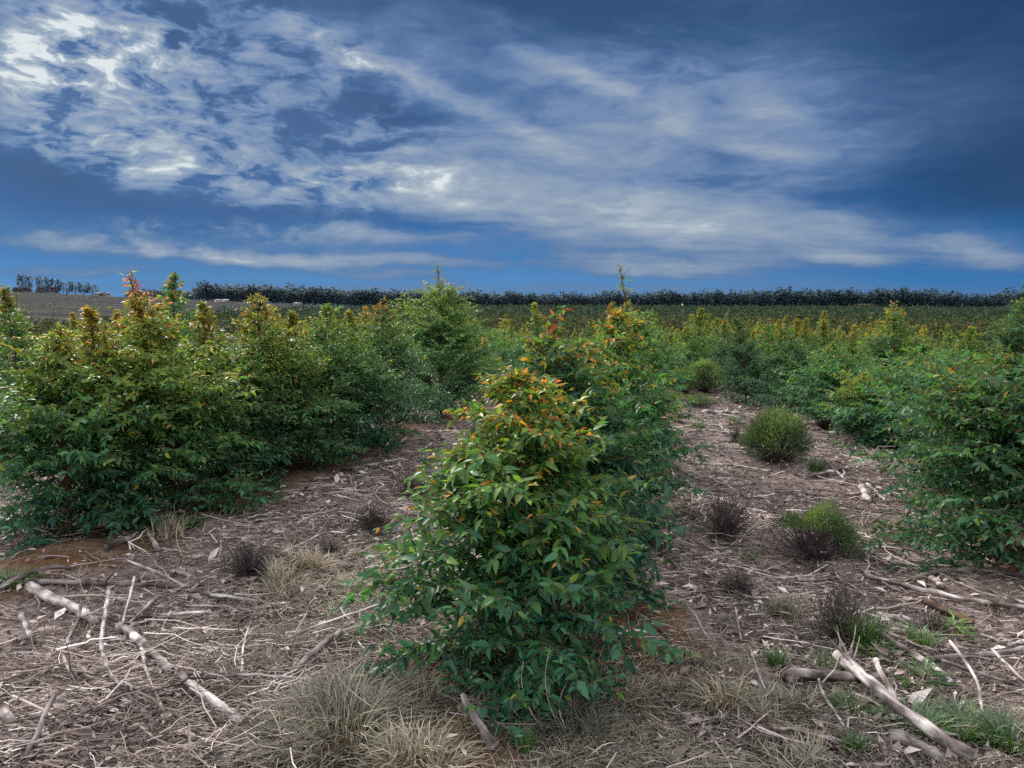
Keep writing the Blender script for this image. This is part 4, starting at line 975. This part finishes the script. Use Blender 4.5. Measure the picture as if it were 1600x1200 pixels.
B('grey pole right of the rotten log at the right edge', [(1560, 934), (1582, 944), (1605, 952)], .012, M_DEAD, 76, tint=.65)
B('crooked brown log at the bottom right corner', [(1392, 1168), (1430, 1185), (1470, 1205)], .03, M_DARK, 77, name='fallen_log', cat='log', tint=.8)
B('straight pale branch behind the tall dead stalks', [(1300, 955), (1340, 962), (1390, 978)], .011, M_DEAD, 78, tint=.65)

# further sticks strewn over the strips: copies of a few kinds
def strewn():
    r = np.random.default_rng(77); kinds = []
    for i in range(10):
        L = r.uniform(.25, .8); pts = [np.array([0, 0, 0.]), np.array([L * .35, r.normal(0, .05), r.uniform(0, .02)]), np.array([L * .7, r.normal(0, .06), r.uniform(0, .02)]), np.array([L, 0, 0.])]
        mb, M4, _ = branch_geom(pts, r.uniform(.006, .014), r, .6, 6, twigs=int(r.integers(0, 3)), tint=r.uniform(.35, .85))
        kinds.append([mb.mesh('stick', [M_DEAD, M_DEAD, M_PALE, M_DARK][i % 4]), None])
    cnt = 0
    while cnt < 170:
        lane = r.integers(0, 2); lat = ROW0 + ROWS * (-.5 if lane == 0 else .5) + r.uniform(-1.25, 1.2)
        D = 2.9 * (22 / 2.9) ** r.uniform(); p = RN * lat + RD * D
        a = math.degrees(math.atan2(p[0], p[1]))
        if abs(a) > 35: continue
        k = kinds[int(r.integers(len(kinds)))]
        if k[1] is None: o = bpy.data.objects.new('stick', k[0]); COL.objects.link(o); k[1] = o
        else: o = dup(k[1])
        o.location = (p[0], p[1], hz(*p) + .025); o.rotation_euler = (r.uniform(0, .6), r.normal(0, .08), r.uniform(0, 6.28)); s = r.uniform(.7, 1.3); o.scale = (s, s, s)
        if lane == 0: tag(o, 'loose dead stick strewn over the slash of the left strip', 'stick', 'loose sticks strewn on the left strip')
        else: tag(o, 'loose dead stick strewn over the slash of the right strip', 'stick', 'loose sticks strewn on the right strip')
        cnt += 1
strewn()

# ------------------------------------------------------------------ fine slash: twigs, chips and dead leaves nobody could count
def scatter(n, r, r0, r1, amax=37.5):
    rr = r0 * (r1 / r0) ** r.uniform(0, 1, n); a = np.radians(r.uniform(-amax, amax, n))
    return rr * np.sin(a), rr * np.cos(a), rr
def lane_mask(x, y, r):
    lat = x * RN[0] + y * RN[1]
    m = np.abs(((lat - ROW0 + ROWS / 2) % ROWS) - ROWS / 2)
    keep = np.where(m < .5, .25, 1.0); keep = np.where(soil_w(x, y) > .3, .16, keep)
    drift = .62 + .38 * np.sin(x * 2.1 + 1.3 * np.sin(y * 1.7)) * np.cos(y * 1.9 - .8 * np.sin(x * 2.3))
    return r.uniform(size=len(x)) < keep * np.clip(drift * 1.25, .15, 1)
def litter():
    r = np.random.default_rng(31)
    mb = MB()
    for n, Lr, rr_, K, lift in ((66000, (.05, .26), (.001, .0032), 4, .03), (3400, (.2, .6), (.0025, .007), 6, .05)):
        x, y, d = scatter(n, r, 2.5, 26); k = lane_mask(x, y, r); x, y, d = x[k], y[k], d[k]; n = len(x)
        grow = np.clip(d / 7, 1, 2.2)
        L = r.uniform(*Lr, n) ** 1.0 * np.clip(d / 10, 1, 1.4); th = np.where(r.uniform(size=n) < .45, r.normal(-.15, .45, n), r.uniform(0, math.pi, n)); pit = r.normal(0, .16, n)
        dv = np.stack([np.cos(th) * np.cos(pit), np.sin(th) * np.cos(pit), np.sin(pit)], -1) * L[:, None]
        pile = np.exp(-((x + 1.75) / .9) ** 2 - ((y - 3.55) / .85) ** 2)
        c = np.stack([x, y, height(x, y) + .006 + np.abs(r.normal(0, lift, n)) * (.5 + 1.6 * pile)], -1)
        s = np.linspace(-.5, .5, K)[None, :, None]
        P = c[:, None] + dv[:, None] * s + r.normal(0, .085, (n, K, 3)) * (L * .8)[:, None, None] * np.array([1, 1, .5]) * np.linspace(.3, 1, K)[None, :, None]
        P[..., 2] = np.maximum(P[..., 2], height(P[..., 0], P[..., 1]) + .002)
        rad = r.uniform(*rr_, n) * grow
        V, Q = tubes(P, rad[:, None] * np.linspace(1, .5, K)[None], 3)
        mb.add(V, Q, tint=np.repeat(np.clip(r.normal(.42, .25, n), 0, 1), K * 3))
    # paler broken sticks farther off
    n = 5200; x, y, d = scatter(n, r, 5.5, 24); k = lane_mask(x, y, r); x, y, d = x[k], y[k], d[k]; n = len(x); K = 5
    L = r.uniform(.15, .6, n); th = r.normal(math.pi / 2 - ROWA, 1.0, n); s = np.linspace(-.5, .5, K)[None, :, None]
    P = np.stack([x, y, 0 * x], -1)[:, None] + np.stack([np.cos(th), np.sin(th), 0 * th], -1)[:, None] * L[:, None, None] * s + r.normal(0, .05, (n, K, 3)) * L[:, None, None]
    P[..., 2] = height(P[..., 0], P[..., 1]) + .01 + np.abs(r.normal(0, .02, (n, 1)))
    V, Q = tubes(P, (r.uniform(.003, .009, n) * np.clip(d / 9, 1, 1.6))[:, None] * np.linspace(1, .6, K)[None], 3); mb.add(V, Q, tint=np.repeat(np.clip(r.normal(.52, .2, n), 0, 1), K * 3))
    # bark chips and dead leaves
    n = 88000; x, y, d = scatter(n, r, 2.5, 24); k = lane_mask(x, y, r); x, y, d = x[k], y[k], d[k]; n = len(x)
    th = r.uniform(0, 6.283, n); L = r.gamma(3, .014, n) * np.clip(d / 8, 1, 2) + .012
    D = np.stack([np.cos(th), np.sin(th), r.normal(0, .3, n)], -1); N = np.array([0, 0, 1.]) + r.normal(0, .4, (n, 3))
    P = np.stack([x, y, height(x, y) + .006 + np.abs(r.normal(0, .014, n))], -1)
    leaves(mb, P, D, N, L, L * r.uniform(.18, .5, n), np.clip(r.normal(.42, .22, n), 0, 1), 1)
    o = mb.build('slash_litter', M_LITTER, smooth=False); tag(o, 'grey and brown litter of twigs, bark chips and dead leaves covering the open strips', 'litter', kind='stuff')
    # thin dry grass between the tussocks
    mb = MB()
    for (px, py, w, n, tn) in [(560, 960, 1.1, 2600, .62), (430, 1000, 1.0, 2200, .5), (700, 1150, 1.0, 1600, .5), (1000, 1110, 1.0, 1800, .52), (1200, 1130, 1.1, 2200, .48), (1420, 1160, 1.0, 1800, .42), (420, 1140, .8, 1800, .45), (900, 1190, 1.2, 1600, .6), (640, 880, 1.2, 1500, .6), (330, 880, 1.0, 1000, .6), (1060, 860, .8, 600, .5), (1230, 985, .7, 800, .55), (1010, 730, 1.0, 500, .5), (480, 850, 1.3, 1100, .6)]:
        g = G(px, py); m = n // 7
        xy = r.normal(0, w * .42, (m, 2)) + np.array([g.x, g.y])
        for X, Y in xy:
            blades(mb, r, 7, r.uniform(.05, .14), r.uniform(.02, .075), .8, (tn, .2), .0024, (X, Y, hz(X, Y)), .5)
    o = mb.build('dry_grass', M_GRASSD, smooth=False); tag(o, 'thin dry grass spread between the tussocks and fallen branches', 'grass', kind='stuff')
litter()
